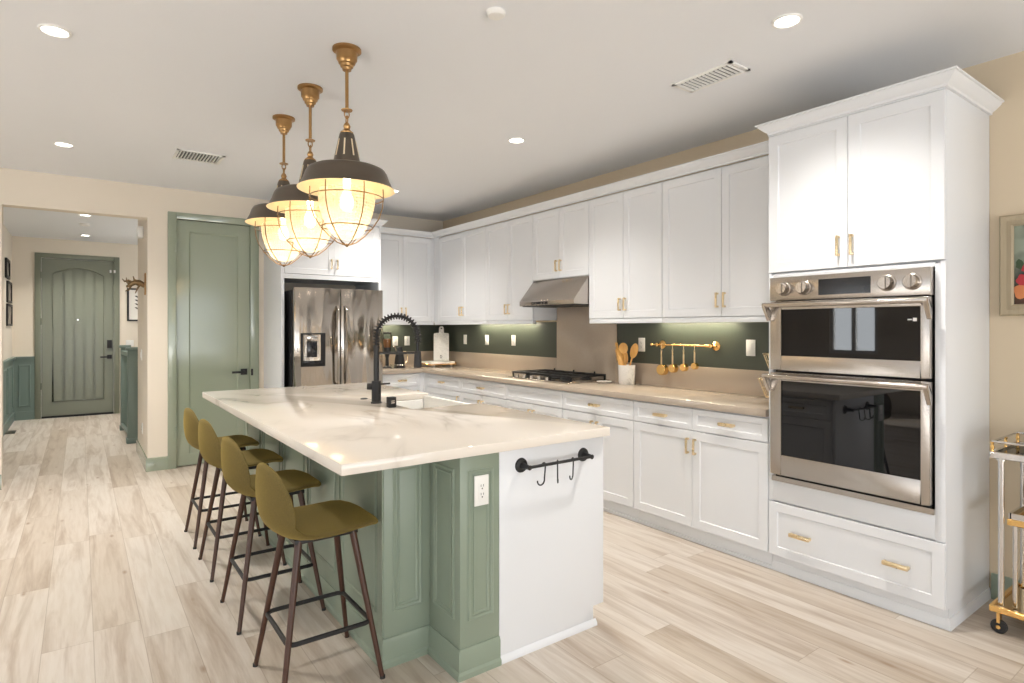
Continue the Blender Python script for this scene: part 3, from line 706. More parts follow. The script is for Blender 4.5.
# hook rail on the white end panel
r = empty('hook_rail', (1.71, 2.018, .81), 'black metal rail mounted on the white island end', 'rail')
MB().tube([(1.530, 1.962, .812), (1.895, 1.962, .812)], .007, 12).build('rod', M['black'], r)
for x in (1.525, 1.885): MB().lathe([(0, 0), (.032, 0), (.030, -.006), (.014, -.010), (.009, -.055), (.011, -.062), (0, -.064)], (x, 2.018, .812), 24, 'Y').build('mount', M['black'], r)
hook0 = None
for k, (x, rz, lb) in enumerate(((1.605, .1, 'black S-hook on the island rail, nearest the green column'), (1.683, .9, 'black S-hook on the island rail, middle of three'), (1.771, .5, 'black S-hook on the island rail, nearest the aisle'))):
    if hook0 is None:
        p = [(.010*math.cos(a), 0, .010*math.sin(a)) for a in [math.radians(200-25*i) for i in range(9)]]
        p += [(.008, 0, -.025), (.004, 0, -.055)] + [(.021*math.cos(a)-.017, 0, -.062+.021*math.sin(a)) for a in [math.radians(-20*i) for i in range(10)]]
        hook0 = MB().tube(p, .0032, 8).build('hook', M['black'], None, (0, 0, 0))
        hook0.location = (x, 1.962, .812); hook0.rotation_euler = (0, 0, rz); tag(hook0, lb, 'hook', 'hooks on the island rail')
    else: dup(hook0, (x, 1.962, .812), rz, lb)

# ------------------------------------------------------------------ bar stools
def make_stool():
    r = empty('bar_stool', (0, 0, 0))
    # upholstered shell: seat sweeping up into a low rounded back (front = +X)
    n = 26; m = 17; vs = []; fs = []; th = .04
    def prof(t):       # t 0 front edge .. 1 top of back -> centre line (x, z)
        pts = [(.218, .594), (.15, .613), (.02, .606), (-.10, .604), (-.152, .620), (-.190, .655), (-.206, .71), (-.211, .77), (-.210, .825), (-.205, .872)]
        u = t*(len(pts)-1); i = min(int(u), len(pts)-2); f = u-i
        g = lambda k: Vector((pts[max(0, min(k, len(pts)-1))][0], 0, pts[max(0, min(k, len(pts)-1))][1]))
        p0, p1, p2, p3 = g(i-1), g(i), g(i+1), g(i+2)
        return .5*((2*p1)+(p2-p0)*f+(2*p0-5*p1+4*p2-p3)*f*f+(3*p1-p0-3*p2+p3)*f**3)
    def wid(t):
        if t < .2: return .207*max(0, 1-((.2-t)/.2)**2.3)**.5
        if t < .5: return .207+.010*math.sin((t-.2)/.3*PI)
        if t < .62: return .207+.004*(t-.5)/.12
        return .211*max(0, 1-((t-.62)/.38)**2.5)**.5
    rows = []
    for i in range(n+1):
        t = i/n; t = .5-.5*math.cos(PI*t) if False else t
        t = (1-math.cos(PI*t))/2*.5+t*.5
        p = prof(t); q = prof(min(1, t+.01)) - prof(max(0, t-.01)); q.normalize()
        nr = Vector((-q.z, 0, q.x)); nr = -nr if nr.z < 0 or (abs(nr.z) < .3 and nr.x < 0) else nr
        nr = Vector((q.z, 0, -q.x)) if Vector((q.z, 0, -q.x)).dot(Vector((.6, 0, .8))) > 0 else Vector((-q.z, 0, q.x))
        w = max(wid(t), .004); row = []
        for s_ in (1, -1):
            for j in range(m):
                u = -1+2*j/(m-1); u *= s_
                y = w*math.sin(u*PI/2)
                edge = math.sqrt(max(0, 1-abs(math.sin(u*PI/2))**3))
                endf = math.sqrt(max(0, min(1, min(t, 1-t)/.05)))
                curl = (.014+.036*min(1, max(0, (t-.25)/.4)))*(abs(y)/.2)**2
                c = p + nr*(curl + s_*th/2*edge*(.35+.65*endf))
                row.append((c.x, y, c.z))
        rows.append(row)
    K = 2*m; mb = MB(); vs = [v for row in rows for v in row]
    for i in range(n):
        for k in range(K): fs.append((i*K+k, i*K+(k+1) % K, (i+1)*K+(k+1) % K, (i+1)*K+k))
    fs.append(tuple(range(K))[::-1]); fs.append(tuple(range(n*K, (n+1)*K)))
    mb.add(vs, fs).build('seat', M['fabric'], r, ang=70)
    for sx in (1, -1):
        for sy in (1, -1):
            top = (sx*.105+.0, sy*.10, .592); bot = (sx*.195, sy*.195, 0)
            lg = MB().tube([bot, top], [.0095, .0145], 12).build('leg', M['leg'], r)
            MB().lathe([(0, 0), (.0105, 0), (.0105, .012), (0, .012)], (bot[0], bot[1], 0), 12).build('foot', M['rubber'], lg)
    MB().box(-.125, .125, -.115, .115, .574, .592).build('mounting_plate', M['black'], r, bevel=.003)
    k = .5; z = .225; x = .161; y = .164; cr = .03; pth = []
    for cx, cy, a0 in ((x-cr, y-cr, 0), (-x+cr, y-cr, 90), (-x+cr, -y+cr, 180), (x-cr, -y+cr, 270)):
        pth += [(cx+cr*math.cos(math.radians(a0+15*i)), cy+cr*math.sin(math.radians(a0+15*i)), z) for i in range(7)]
    MB().tube(pth, .009, 10, True).build('footrest', M['black'], r)
    return r
st0 = make_stool(); st0.location = (.781, 2.405, 0)
tag(st0, 'olive upholstered bar stool nearest the viewer, beside island end', 'bar stool', 'olive bar stools along the island')
for y, lb in ((3.11, 'olive upholstered bar stool, second from the near island end'), (3.80, 'olive upholstered bar stool, third from the near island end'), (4.40, 'olive upholstered bar stool farthest away, by the pantry door')):
    dup(st0, (.781, y, 0), 0, lb)

# ------------------------------------------------------------------ pendants
def make_pendant():
    r = empty('pendant_light', (0, 0, CEIL))
    zz = lambda z: z
    MB().lathe([(0, 2.79), (.070, 2.79), (.070, 2.779), (.052, 2.772), (.050, 2.735), (.044, 2.728), (.040, 2.716), (.034, 2.712), (.031, 2.700), (.024, 2.696), (.021, 2.683), (0, 2.683)], (0, 0, 0), 32).build('canopy', M['antique'], r)
    MB().lathe([(0, 2.487), (.0085, 2.487), (.0085, 2.69), (0, 2.69)], (0, 0, 0), 14).lathe([(0, 2.482), (.026, 2.482), (.028, 2.487), (.012, 2.494), (0, 2.494)], (0, 0, 0), 24).build('rod', M['antique'], r)
    lk = MB()
    for zc, ax in ((2.466, 0), (2.438, 1)):
        p = []
        for k in range(16):
            a = 2*PI*k/16; u = .012*math.cos(a); v = .020*math.sin(a); p.append((u if ax == 0 else 0, u if ax else 0, zc+v))
        lk.tube(p, .0032, 6, True)
    lk.lathe([(0, 2.368), (.030, 2.368), (.032, 2.374), (.020, 2.384), (.014, 2.391), (.018, 2.404), (.013, 2.416), (.006, 2.425), (0, 2.425)], (0, 0, 0), 24).build('chain_loop', M['antique'], r)
    # neck with slots, domed shade
    nk = MB().lathe([(.034, 2.368), (.038, 2.356), (.066, 2.226), (.072, 2.210)], (0, 0, 0), 36, cap=False).lathe([(0, 2.368), (.034, 2.368)], (0, 0, 0), 36, cap=False)
    nk.build('neck', M['bronze'], r)
    sl = MB()
    for k in range(8):
        a = 2*PI*k/8+.2; ca, sa = math.cos(a), math.sin(a); vs = []
        for z, rr in ((2.335, .0425), (2.25, .0612)):
            for o in (-.0035, .0035):
                for e in (-.001, .0012): vs.append((ca*(rr+e)-sa*o, sa*(rr+e)+ca*o, z))
        sl.add(vs, [(0, 1, 3, 2), (4, 6, 7, 5), (0, 4, 5, 1), (2, 3, 7, 6), (0, 2, 6, 4), (1, 5, 7, 3)])
    sl.build('vent_slot', M['enamel'], r)
    out = [(.066, 2.216), (.12, 2.204), (.165, 2.194), (.186, 2.184), (.197, 2.166), (.209, 2.132), (.226, 2.10), (.236, 2.088)]
    MB().lathe(out, (0, 0, 0), 56, cap=False).build('shade', M['bronze'], r)
    MB().lathe([(max(a-.004, .0), b-.004) for a, b in out[:-1]]+[(.236, 2.088)], (0, 0, 0), 56, cap=False).lathe([(.0, 2.210), (.064, 2.210)], (0, 0, 0), 56, cap=False).build('shade_lining', M['enamel'], r)
    gp = [(.134, 2.085), (.138, 2.06), (.136, 2.02), (.128, 1.98), (.114, 1.94), (.096, 1.90), (.078, 1.873), (.056, 1.852), (.03, 1.842), (0, 1.839)]
    MB().lathe(gp, (0, 0, 0), 48, cap=False).build('glass', M['lamp_glass'], r, ang=80)
    cg = MB()
    for rr, z in ((.178, 2.048), (.126, 1.902)): cg.tube([(rr*math.cos(2*PI*k/40), rr*math.sin(2*PI*k/40), z) for k in range(40)], .0028, 8, True)
    for k in range(6):
        a = 2*PI*k/6+.63; ca, sa = math.cos(a), math.sin(a)
        prof = [(.176, 2.10), (.178, 2.05), (.172, 2.0), (.156, 1.95), (.126, 1.902), (.085, 1.858), (.045, 1.826), (.008, 1.812)]
        cg.tube([(q*ca, q*sa, z) for q, z in prof], .0028, 8)
    cg.sphere((0, 0, 1.812), .009, 10, 6)
    cg.build('cage', M['cage'], r)
    MB().lathe([(0, 2.10), (.014, 2.10), (.016, 2.085), (.03, 2.05), (.034, 2.025), (.03, 2.0), (.016, 1.985), (0, 1.98)], (0, 0, 0), 20).lathe([(0, 2.10), (.018, 2.10), (.018, 2.20), (0, 2.20)], (0, 0, 0), 16).build('bulb', M['bulb'], r)
    # shift into the root frame (root sits on the ceiling)
    for ch in r.children: pass
    return r
pd0 = make_pendant(); pd0.location = (1.073, 2.86, CEIL)
tag(pd0, 'bronze caged pendant lamp nearest the viewer, largest of three', 'pendant lamp', 'brass and bronze pendants over the island')
pds = [pd0]
for x, y, lb in ((1.075, 3.447, 'bronze caged pendant lamp, middle of the three'), (1.087, 4.04, 'bronze caged pendant lamp farthest back, nearest the pantry door')):
    pds.append(dup(pd0, (x, y, CEIL), None, lb))
for p in pds:
    l = bpy.data.lights.new('pendant_glow', 'POINT'); l.energy = 2.9; l.color = (1, .84, .60); l.shadow_soft_size = .05
    o = bpy.data.objects.new('pendant_glow', l); C.objects.link(o); o.parent = p; o.location = (0, 0, 1.93-CEIL)

# ------------------------------------------------------------------ ceiling fittings
lt0 = empty('recessed_light', (0, 0, 0))
MB().lathe([(.050, -.004), (.054, -.008), (.063, -.006), (.065, 0), (.050, 0)], (0, 0, 0), 36, cap=False).build('trim_ring', M['white_trim'], lt0)
MB().lathe([(0, -.003), (.051, -.003), (.051, -.001), (0, -.001)], (0, 0, 0), 36).build('lens', M['lamp_on'], lt0)
LT = [((-.095, 3.486, CEIL), 'recessed ceiling light at upper left of the photo'), ((-.10, 5.60, CEIL), 'recessed ceiling light before the hall opening'),
      ((2.603, 3.50, CEIL), 'recessed ceiling light over the aisle facing the wall cabinets'), ((2.578, 1.418, CEIL), 'recessed ceiling light nearest the oven tower, by the vent'),
      ((2.552, 5.523, CEIL), 'recessed ceiling light at back, partly behind the near pendant'), ((.05, 8.95, CEIL), 'recessed hall light nearer the kitchen opening'),
      ((.06, 10.9, CEIL), 'recessed hall light nearer the front door')]
for k, (p, lb) in enumerate(LT):
    o = lt0 if k == 0 else dup(lt0, p)
    o.location = p; tag(o, lb, 'ceiling light', 'recessed ceiling lights')
    l = bpy.data.lights.new('downlight', 'SPOT'); l.energy = (135 if k < 2 else 12 if k == 3 else 20 if k == 4 else 48) if k < 5 else 30; l.color = (1, .95, .88); l.spot_size = math.radians(84 if 2 <= k < 5 else 125); l.spot_blend = .9; l.shadow_soft_size = .06
    q = bpy.data.objects.new('downlight', l); C.objects.link(q); q.parent = o; q.location = (0, 0, -.02)
def vent(loc, sx, sy, label, along):
    r = empty('ceiling_vent', loc, label, 'vent', 'ceiling vents'); x, y, z = loc
    f = MB().box(x-sx, x+sx, y-sy, y-sy+.02, z-.008, z).box(x-sx, x+sx, y+sy-.02, y+sy, z-.008, z).box(x-sx, x-sx+.02, y-sy, y+sy, z-.008, z).box(x+sx-.02, x+sx, y-sy, y+sy, z-.008, z)
    f.build('frame', M['white_trim'], r)
    MB().box(x-sx+.02, x+sx-.02, y-sy+.02, y+sy-.02, z-.0015, z-.0005).build('duct_opening', M['duct'], r)
    s = MB(); n = 13
    for k in range(n):
        if along == 'X':
            c = x-sx+.02+(2*sx-.04)*(k+.5)/n; s.add([(c-.0035, y-sy+.02, z-.002), (c-.0035, y+sy-.02, z-.002), (c+.001, y+sy-.02, z-.012), (c+.001, y-sy+.02, z-.012), (c-.0015, y-sy+.02, z-.002), (c-.0015, y+sy-.02, z-.002), (c+.003, y+sy-.02, z-.012), (c+.003, y-sy+.02, z-.012)], [(0, 1, 2, 3), (7, 6, 5, 4), (0, 4, 5, 1), (1, 5, 6, 2), (2, 6, 7, 3), (3, 7, 4, 0)])
        else:
            c = y-sy+.02+(2*sy-.04)*(k+.5)/n; s.add([(x-sx+.02, c-.0035, z-.002), (x+sx-.02, c-.0035, z-.002), (x+sx-.02, c+.001, z-.012), (x-sx+.02, c+.001, z-.012), (x-sx+.02, c-.0015, z-.002), (x+sx-.02, c-.0015, z-.002), (x+sx-.02, c+.003, z-.012), (x-sx+.02, c+.003, z-.012)], [(0, 1, 2, 3), (7, 6, 5, 4), (0, 4, 5, 1), (1, 5, 6, 2), (2, 6, 7, 3), (3, 7, 4, 0)])
    s.build('louvre', M['white_trim'], r)
vent((2.815, 1.99, CEIL), .088, .19, 'slatted ceiling vent before the tall oven cabinet', 'Y')
vent((.775, 5.36, CEIL), .17, .145, 'slatted ceiling vent above the way to the pantry door', 'X')
tag(MB().lathe([(0, 0), (.042, 0), (.042, -.012), (.034, -.020), (0, -.022)], (1.475, 2.135, CEIL), 32).build('smoke_detector', M['white_trim'], None, (1.475, 2.135, CEIL)), 'round white smoke detector on the ceiling near top edge', 'smoke detector')
tag(MB().lathe([(0, 0), (.06, 0), (.06, -.018), (.045, -.03), (0, -.03)], (.05, 9.7, CEIL), 32).build('smoke_detector', M['white_trim'], None, (.05, 9.7, CEIL)), 'round white smoke detector between the two hall lights', 'smoke detector')

# under cabinet lights
def led(T, a0, a1, rot, label):
    z = 1.466; r = empty('under_cabinet_light', T((a0+a1)/2, z, -.26), label, 'light', 'slim lights under the wall cabinets')
    MB().box(a0, a1, z-.004, z+.008, -.275, -.245, T).build('housing', M['white_trim'], r)
    MB().box(a0+.01, a1-.01, z-.007, z-.004, -.27, -.25, T).build('led_strip', M['led'], r)
    p = T((a0+a1)/2, z-.009, -.26)
    o = area('led_glow', p, (0, 0, rot), .02, a1-a0-.02, 8.0*(a1-a0), (1, .88, .66)); o.parent = r; o.location = Vector(p)-Vector(r.location)
led(TU, 2.45, 3.15, 0, 'slim light under cabinets above the brass utensil rail')
led(TU, 4.75, 5.85, 0, 'slim light under cabinets left of the hood')
led(TUB, 2.75, 3.20, PI/2, 'slim light under the back wall cabinet by the fridge')

# ------------------------------------------------------------------ outlets and switches
def plate(T, a, b, label, kind='outlet', w=.07, h=.115, gangs=1):
    r = empty('wall_outlet' if kind == 'outlet' else 'light_switch', T(a, b, 0), label, kind, 'white wall plates')
    MB().box(a-w/2, a+w/2, b-h/2, b+h/2, 0, .006, T).build('cover_plate', M['white_trim'], r, bevel=.002)
    MB().box(a-.018, a+.018, b-.034, b+.034, .006, .0085, T).build('insert', M['white_trim'], r, bevel=.001)
    if kind == 'outlet':
        s = MB()
        for q in (.017, -.017):
            for dx in (-.0065, .0055): s.box(a+dx, a+dx+.002, b+q-.001, b+q+.008, .0085, .0092, T)
            s.box(a-.002, a+.003, b+q-.011, b+q-.006, .0085, .0092, T)
        s.build('slots', M['dark'], r)
    else: MB().box(a-.013, a+.013, b-.028, b+.028, .0085, .013, T).build('rocker', M['white_trim'], r, bevel=.001)
TW = faceX(WX-.006); TWB = faceY(WY-.006)
plate(TW, 3.36, 1.26, 'white outlet on green backsplash behind the utensil crock')
plate(TW, 2.36, 1.26, 'white switch on green backsplash right of the brass rail', 'switch')
plate(TW, 2.10, 1.255, 'white outlet on green backsplash half hidden by oven cabinet')
plate(TW, 5.18, 1.265, 'white outlet on green backsplash closest to the hood')
plate(TW, 5.70, 1.262, 'white switch on green backsplash, middle plate left of hood', 'switch')
plate(TW, 6.18, 1.26, 'white switch on green backsplash, nearest the cutting board', 'switch')
plate(TWB, 3.30, 1.24, 'white outlet on the back green wall, right of dark carafe')
plate(TWB, 3.14, 1.24, 'white outlet on the back green wall with a plug in it')
TI2 = faceY(2.026)
plate(faceY(2.013), 1.317, .74, 'white outlet on the green column of the island', 'outlet', .068, .122)
TH = faceX(.53)
plate(TH, 7.40, 1.113, 'white switch on the hall side wall by the corner', 'switch')
plate(TH, 7.30, .345, 'white outlet low on the hall side wall')
plate(faceY(11.65), .665, 1.15, 'wide white wall plate beyond the teal railing', 'switch', .11, .1)
tag(B(.475, .53, 7.18, 7.30, 2.335, 2.455).build('door_chime', M['white_trim'], None, (.53, 7.24, 2.335), .012), 'small white chime box high on the hall side wall', 'chime')

# ------------------------------------------------------------------ counter things
# brass rail and four measuring cups
r = empty('utensil_rail', (3.76, 2.91, 1.265), 'polished brass rail fixed on the dark green backsplash', 'rail')
MB().tube([(3.757, 2.60, 1.266), (3.757, 3.20, 1.266)], .0075, 12).sphere((3.757, 3.205, 1.266), .014, 12, 8).lathe([(0, 0), (.012, 0), (.012, .03), (0, .03)], (3.757, 2.66, 1.266), 12, 'Y').build('rod', M['gold'], r)
for y in (2.64, 3.14): MB().lathe([(0, 0), (.034, 0), (.034, -.006), (.024, -.012), (.012, -.02), (.012, -.05), (.016, -.06), (.014, -.075), (0, -.078)], (WX-.006, y, 1.266), 24, 'X').build('mount', M['gold'], r)
for k, (y, rad, z0, lb) in enumerate(((3.10, .043, 1.066, 'largest brass measuring cup, leftmost on the rail'), (2.99, .034, 1.083, 'second brass measuring cup from the left on the rail'), (2.885, .030, 1.096, 'third brass measuring cup from the left on the rail'), (2.785, .026, 1.112, 'smallest brass measuring cup, rightmost on the rail'))):
    q = empty('measuring_cup', (3.757, y, z0), lb, 'measuring cup', 'brass measuring cups on the rail')
    dp = rad*1.15
    MB().lathe([(0, 0), (rad*.9, 0), (rad, .006), (rad, .012-0), (rad*1.02, dp), (rad*.95, dp), (rad*.9, .008), (0, .006)], (3.735, y, z0), 28, 'X').build('bowl', M['gold'], q)
    tp = 1.222
    MB().box(3.746, 3.750, y-.007, y+.007, z0+rad*.9, tp).build('handle', M['brass'], q, bevel=.001)
    MB().tube([(3.748, y, tp+.012+.0*k)] + [(3.757+.0105*math.cos(a), y, 1.266+.0105*math.sin(a)) for a in [math.radians(200-20*i) for i in range(11)]], .002, 6).tube([(3.748, y+.006*math.cos(2*PI*i/12), tp+.004+.008*math.sin(2*PI*i/12)) for i in range(12)], .0018, 6, True).build('ring', M['brass'], q)

# utensil crock
cx, cy = 3.70, 3.425
r = empty('utensil_crock', (cx, cy, CH), 'grey marble crock of wooden utensils on taupe counter', 'crock')
MB().lathe([(0, 0), (.062, 0), (.066, .006), (.071, .16), (.066, .16), (.061, .012), (0, .012)], (cx, cy, CH), 36).build('pot', M['marble'], r)
def utensil(nm, lb, bx, by, tx, ty, L, kind):
    b = Vector((cx+bx, cy+by, CH+.014)); t = Vector((cx+tx, cy+ty, CH+.16)); dr = (t-b).normalized(); e = b+dr*L
    q = empty(nm, b, lb, 'utensil', 'wooden utensils in the marble crock')
    if kind == 'pin':
        MB().tube([b, b+dr*.03, b+dr*.04, b+dr*(L-.075), b+dr*(L-.065), b+dr*(L-.05)], [.01, .01, .025, .025, .022, .01], 14).build('roller', M['utensil'], q)
        MB().tube([b+dr*(L-.055), b+dr*(L-.04), b+dr*(L-.012), e], [.008, .012, .013, .006], 12).build('grip', M['utensil'], q)
    else:
        MB().tube([b, b+dr*(L*.5), b+dr*(L-.05)], [.005, .006, .007], 10).build('shaft', M['utensil'], q)
        wdt = .040 if kind == 'spoon' else .034
        c = b+dr*(L-.03); m = MB().sphere((0, 0, 0), 1, 20, 12)
        nrm = Vector((-1, -.35, 0)); nrm = (nrm-dr*nrm.dot(dr)).normalized(); sd = dr.cross(nrm)
        ln = .046 if kind == 'spoon' else .066
        m.v = [tuple(c+sd*(p[0]*wdt)+dr*(p[2]*ln)+nrm*(p[1]*.008-(.012*(p[0]**2+p[2]**2)*-1 if kind == 'spoon' else 0))) for p in m.v]
        m.build('bowl' if kind == 'spoon' else 'blade', M['utensil'], q)
utensil('rolling_pin', 'wooden rolling pin leaning left in the crock', -.02, -.01, -.01, .05, .36, 'pin')
utensil('wooden_spoon', 'round wooden spoon upright in the crock', .0, .0, -.012, .005, .32, 'spoon')
utensil('wooden_spatula', 'flat wooden spatula leaning right in the crock', .0, .02, .0, -.035, .315, 'flat')
utensil('wooden_fork', 'thin wooden turner behind the rolling pin in the crock', .02, .0, .035, .046, .25, 'flat')
tag(MB().lathe([(0, 0), (.045, 0), (.062, .010), (.066, .016), (.060, .016), (.044, .006), (0, .005)], (3.62, 3.61, CH), 28).build('spoon_rest', M['marble'], None, (3.62, 3.61, CH)), 'small grey stone dish between cooktop and crock', 'dish')

# two tier wire basket beside the oven tower
bx_, by_ = 3.58, 2.02
r = empty('wire_basket_stand', (bx_, by_, CH), 'two tier gold wire basket half hidden by oven cabinet', 'basket')
def wire_basket(z, rt, rb, h):
    m = MB()
    for rr, zz_, t in ((rt, z+h, .0035), (rb, z, .003), ((rt+rb)/2, z+h/2, .002)): m.tube([(bx_+rr*math.cos(2*PI*k/36), by_+rr*math.sin(2*PI*k/36), zz_) for k in range(36)], t, 6, True)
    for k in range(28):
        a = 2*PI*k/28; m.tube([(bx_+rb*math.cos(a), by_+rb*math.sin(a), z), (bx_+rt*math.cos(a), by_+rt*math.sin(a), z+h)], .0014, 5)
    for k in range(-3, 4):
        q = k*rb/4; ln = math.sqrt(rb*rb-q*q); m.tube([(bx_+q, by_-ln, z), (bx_+q, by_+ln, z)], .0014, 5)
    return m.build('basket', M['brass'], r)
wire_basket(CH+.03, .125, .08, .115); wire_basket(CH+.215, .095, .062, .09)
MB().tube([(bx_, by_, CH+.03), (bx_, by_, CH+.40)], .004, 8).lathe([(0, 0), (.06, 0), (.058, .012), (.03, .03), (0, .03)], (bx_, by_, CH), 24).build('post', M['brass'], r)

# corner: cutting board, tray, coffee things
q = empty('cutting_board', (3.64, 6.47, CH+.06), 'white marble cutting board with round handle leaning in corner', 'cutting board')
tl = math.radians(9)
bc, bs_ = math.cos(-.55), math.sin(-.55)
def TT(a, b, c):
    d = b*math.sin(tl)-c*math.cos(tl); return (3.64+a*bc-d*bs_, 6.47+a*bs_+d*bc, CH+.062+b*math.cos(tl)+c*math.sin(tl))
ol = [(-.095, 0), (.095, 0), (.095, .33), (.085, .345), (.032, .35), (.030, .40)] + [(.030*math.cos(math.radians(18*k)), .405+.030*math.sin(math.radians(18*k))) for k in range(11)] + [(-.030, .40), (-.032, .35), (-.085, .345), (-.095, .33)]
MB().prism(ol, 0, .014, TT).build('slab', M['marble'], q, bevel=.002)
MB().prism([(.009*math.cos(2*PI*k/16), .405+.009*math.sin(2*PI*k/16)) for k in range(16)], .0135, .0148, TT).build('hanging_hole', M['dark'], q)
let = MB().box(-.014, -.009, .028, .068, .014, .0155, TT)
ap = arc(-.009, .048, .020, -PI/2, PI/2, 14); ai = arc(-.009, .048, .0155, PI/2, -PI/2, 14)
let.prism(ap+ai, .014, .0155, TT); let.build('monogram', M['dark'], q)
q = empty('serving_tray', (3.58, 6.46, CH), 'white tray with gold bar handles under cutting board', 'tray')
MB().box(3.41, 3.74, 6.30, 6.58, CH+.03, CH+.058).box(3.45, 3.48, 6.33, 6.55, CH, CH+.03).box(3.69, 3.72, 6.33, 6.55, CH, CH+.03).build('tray_body', M['white_trim'], q, bevel=.004)
MB().box(3.40, 3.75, 6.29, 6.59, CH+.022, CH+.031).build('tray_base', M['utensil'], q, bevel=.002)
for x, e in ((3.365, 3.402), (3.785, 3.748)): MB().tube([(e, 6.36, CH+.028), (x, 6.36, CH+.036), (x, 6.52, CH+.036), (e, 6.52, CH+.028)], .008, 10).build('handle', M['gold'], q)
q = empty('pour_over_kettle', (3.05, 6.42, CH), 'dark tapered carafe on back counter seen under faucet arm', 'carafe')
MB().lathe([(0, 0), (.062, 0), (.064, .012), (.056, .10), (.040, .20), (.034, .225), (.034, .245), (0, .25)], (3.05, 6.42, CH), 28).build('body', M['black'], q)
MB().lathe([(.0645, 0), (.066, .004), (.0635, .012), (.062, .008)], (3.05, 6.42, CH+.03), 28, cap=False).build('band', M['chrome'], q)
MB().tube([(3.115, 6.42, CH+.05), (3.15, 6.42, CH+.07), (3.155, 6.42, CH+.15), (3.13, 6.42, CH+.19), (3.088, 6.42, CH+.19)], .006, 8).build('handle', M['brass'], q)
MB().tube([(3.01, 6.42, CH+.20), (2.975, 6.40, CH+.26), (2.96, 6.40, CH+.25)], .006, 8).build('spout', M['chrome'], q)
q = empty('coffee_grinder', (2.905, 6.45, CH), 'tall glass topped coffee grinder beside the fridge', 'coffee grinder')
MB().lathe([(0, 0), (.05, 0), (.052, .01), (.02, .03), (.018, .12), (.03, .16), (.045, .19), (.045, .24), (0, .24)], (2.905, 6.45, CH), 24).build('base', M['black'], q)
MB().lathe([(.04, .24), (.048, .28), (.052, .38), (.045, .40)], (2.905, 6.45, CH), 24, cap=False).build('hopper', M['clear'], q)
MB().lathe([(0, .242), (.036, .242), (.044, .28), (.046, .34), (0, .345)], (2.905, 6.45, CH), 24).build('beans', M['amber'], q)
MB().lathe([(0, .40), (.05, .40), (.05, .42), (0, .425)], (2.905, 6.45, CH), 24).build('lid', M['black'], q)
q = empty('coffee_cup', (2.92, 6.30, CH), 'small glass cup on the back counter beside fridge', 'cup')
MB().lathe([(0, 0), (.03, 0), (.034, .006), (.038, .05), (.035, .05), (.03, .008), (0, .006)], (2.92, 6.30, CH), 20).build('glass', M['clear'], q)

# ------------------------------------------------------------------ right edge: picture and bar cart
r = empty('framed_painting', (WX, .71, 1.715), 'floral still life in a pale wooden frame, right wall', 'picture')
TP = faceX(WX); a0, a1, b0, b1 = .44, .965, 1.462, 1.972; fm = MB()
def fl(i, c): return [(a0+i, b0+i, c), (a1-i, b0+i, c), (a1-i, b1-i, c), (a0+i, b1-i, c)]
Ls = [fl(0, .001), fl(0, .02), fl(.008, .03), fl(.03, .022), fl(.05, .028), (fl(.058, .02)), fl(.058, .001)]
v = [p for l in Ls for p in l]; f = []
for j in range(len(Ls)):
    for k in range(4): f.append((j*4+k, j*4+(k+1) % 4, ((j+1) % len(Ls))*4+(k+1) % 4, ((j+1) % len(Ls))*4+k))
fm.add(v, f, TP).build('frame', M['frame_wood'], r)
cv = MB().box(a0+.05, a1-.05, b0+.05, b1-.05, .001, .012, TP).build('canvas', M['canvas'], r)
def blob(a, b, ra, rb, mat, k, cc=.0125):
    pl = [(a+ra*(1+.12*math.sin(5*t+k))*math.cos(t), b+rb*(1+.12*math.sin(4*t+k*2))*math.sin(t)) for t in [2*PI*i/24 for i in range(24)]]
    MB().prism(pl, .011, cc, TP).build('painted_flower' if mat != 'table_brown' else 'painted_table', M[mat], cv)
MB().box(a0+.06, a1-.06, b0+.058, b0+.125, .011, .0122, TP).build('painted_table', M['table_brown'], cv)
for k, (a, b, ra, rb, mt) in enumerate(((.875, 1.585, .035, .038, 'peach'), (.83, 1.60, .03, .035, 'cream_petal'), (.87, 1.64, .028, .03, 'rose'), (.79, 1.57, .038, .04, 'peach'), (.82, 1.67, .035, .03, 'cream_petal'), (.86, 1.70, .02, .02, 'rose'), (.77, 1.72, .035, .03, 'rose'), (.72, 1.63, .045, .045, 'cream_petal'), (.66, 1.60, .04, .04, 'peach'), (.68, 1.70, .04, .035, 'rose'), (.61, 1.66, .04, .04, 'cream_petal'), (.885, 1.72, .015, .025, 'leaf'), (.74, 1.80, .03, .05, 'leaf'))):
    blob(a, b, ra, rb, mt, k, .0125+.0003*k)

r = empty('bar_cart', (3.59, .50, 0), 'gold and chrome bar cart with glass trays, right wall', 'bar cart')
X0, X1, Y0, Y1 = 3.375, 3.785, .12, .895
def tray(z, x0, x1, y0, y1, rail, mat):
    t = MB().box(x0, x1, y0, y0+.018, z, z+.03).box(x0, x1, y1-.018, y1, z, z+.03).box(x0, x0+.018, y0+.018, y1-.018, z, z+.03).box(x1-.018, x1, y0+.018, y1-.018, z, z+.03)
    tt = t.build('tray_frame', mat, r, bevel=.003)
    MB().box(x0+.016, x1-.016, y0+.016, y1-.016, z+.016, z+.022).build('glass_shelf', M['tray_glass'] if rail else M['gold_mirror'], tt)
    if rail:
        g = MB().tube([(x0+.01, y0+.01, z+.075), (x1-.01, y0+.01, z+.075), (x1-.01, y1-.01, z+.075), (x0+.01, y1-.01, z+.075)], .006, 8, True)
        g.build('gallery_rail', M['chrome'], tt)
        for x in (x0+.01, (x0+x1)/2, x1-.01):
            for y in (y0+.01, y1-.01): MB().lathe([(0, 0), (.008, 0), (.005, .01), (.009, .022), (.005, .034), (.009, .045), (0, .05)], (x, y, z+.027), 10).build('baluster', M['gold'], tt)
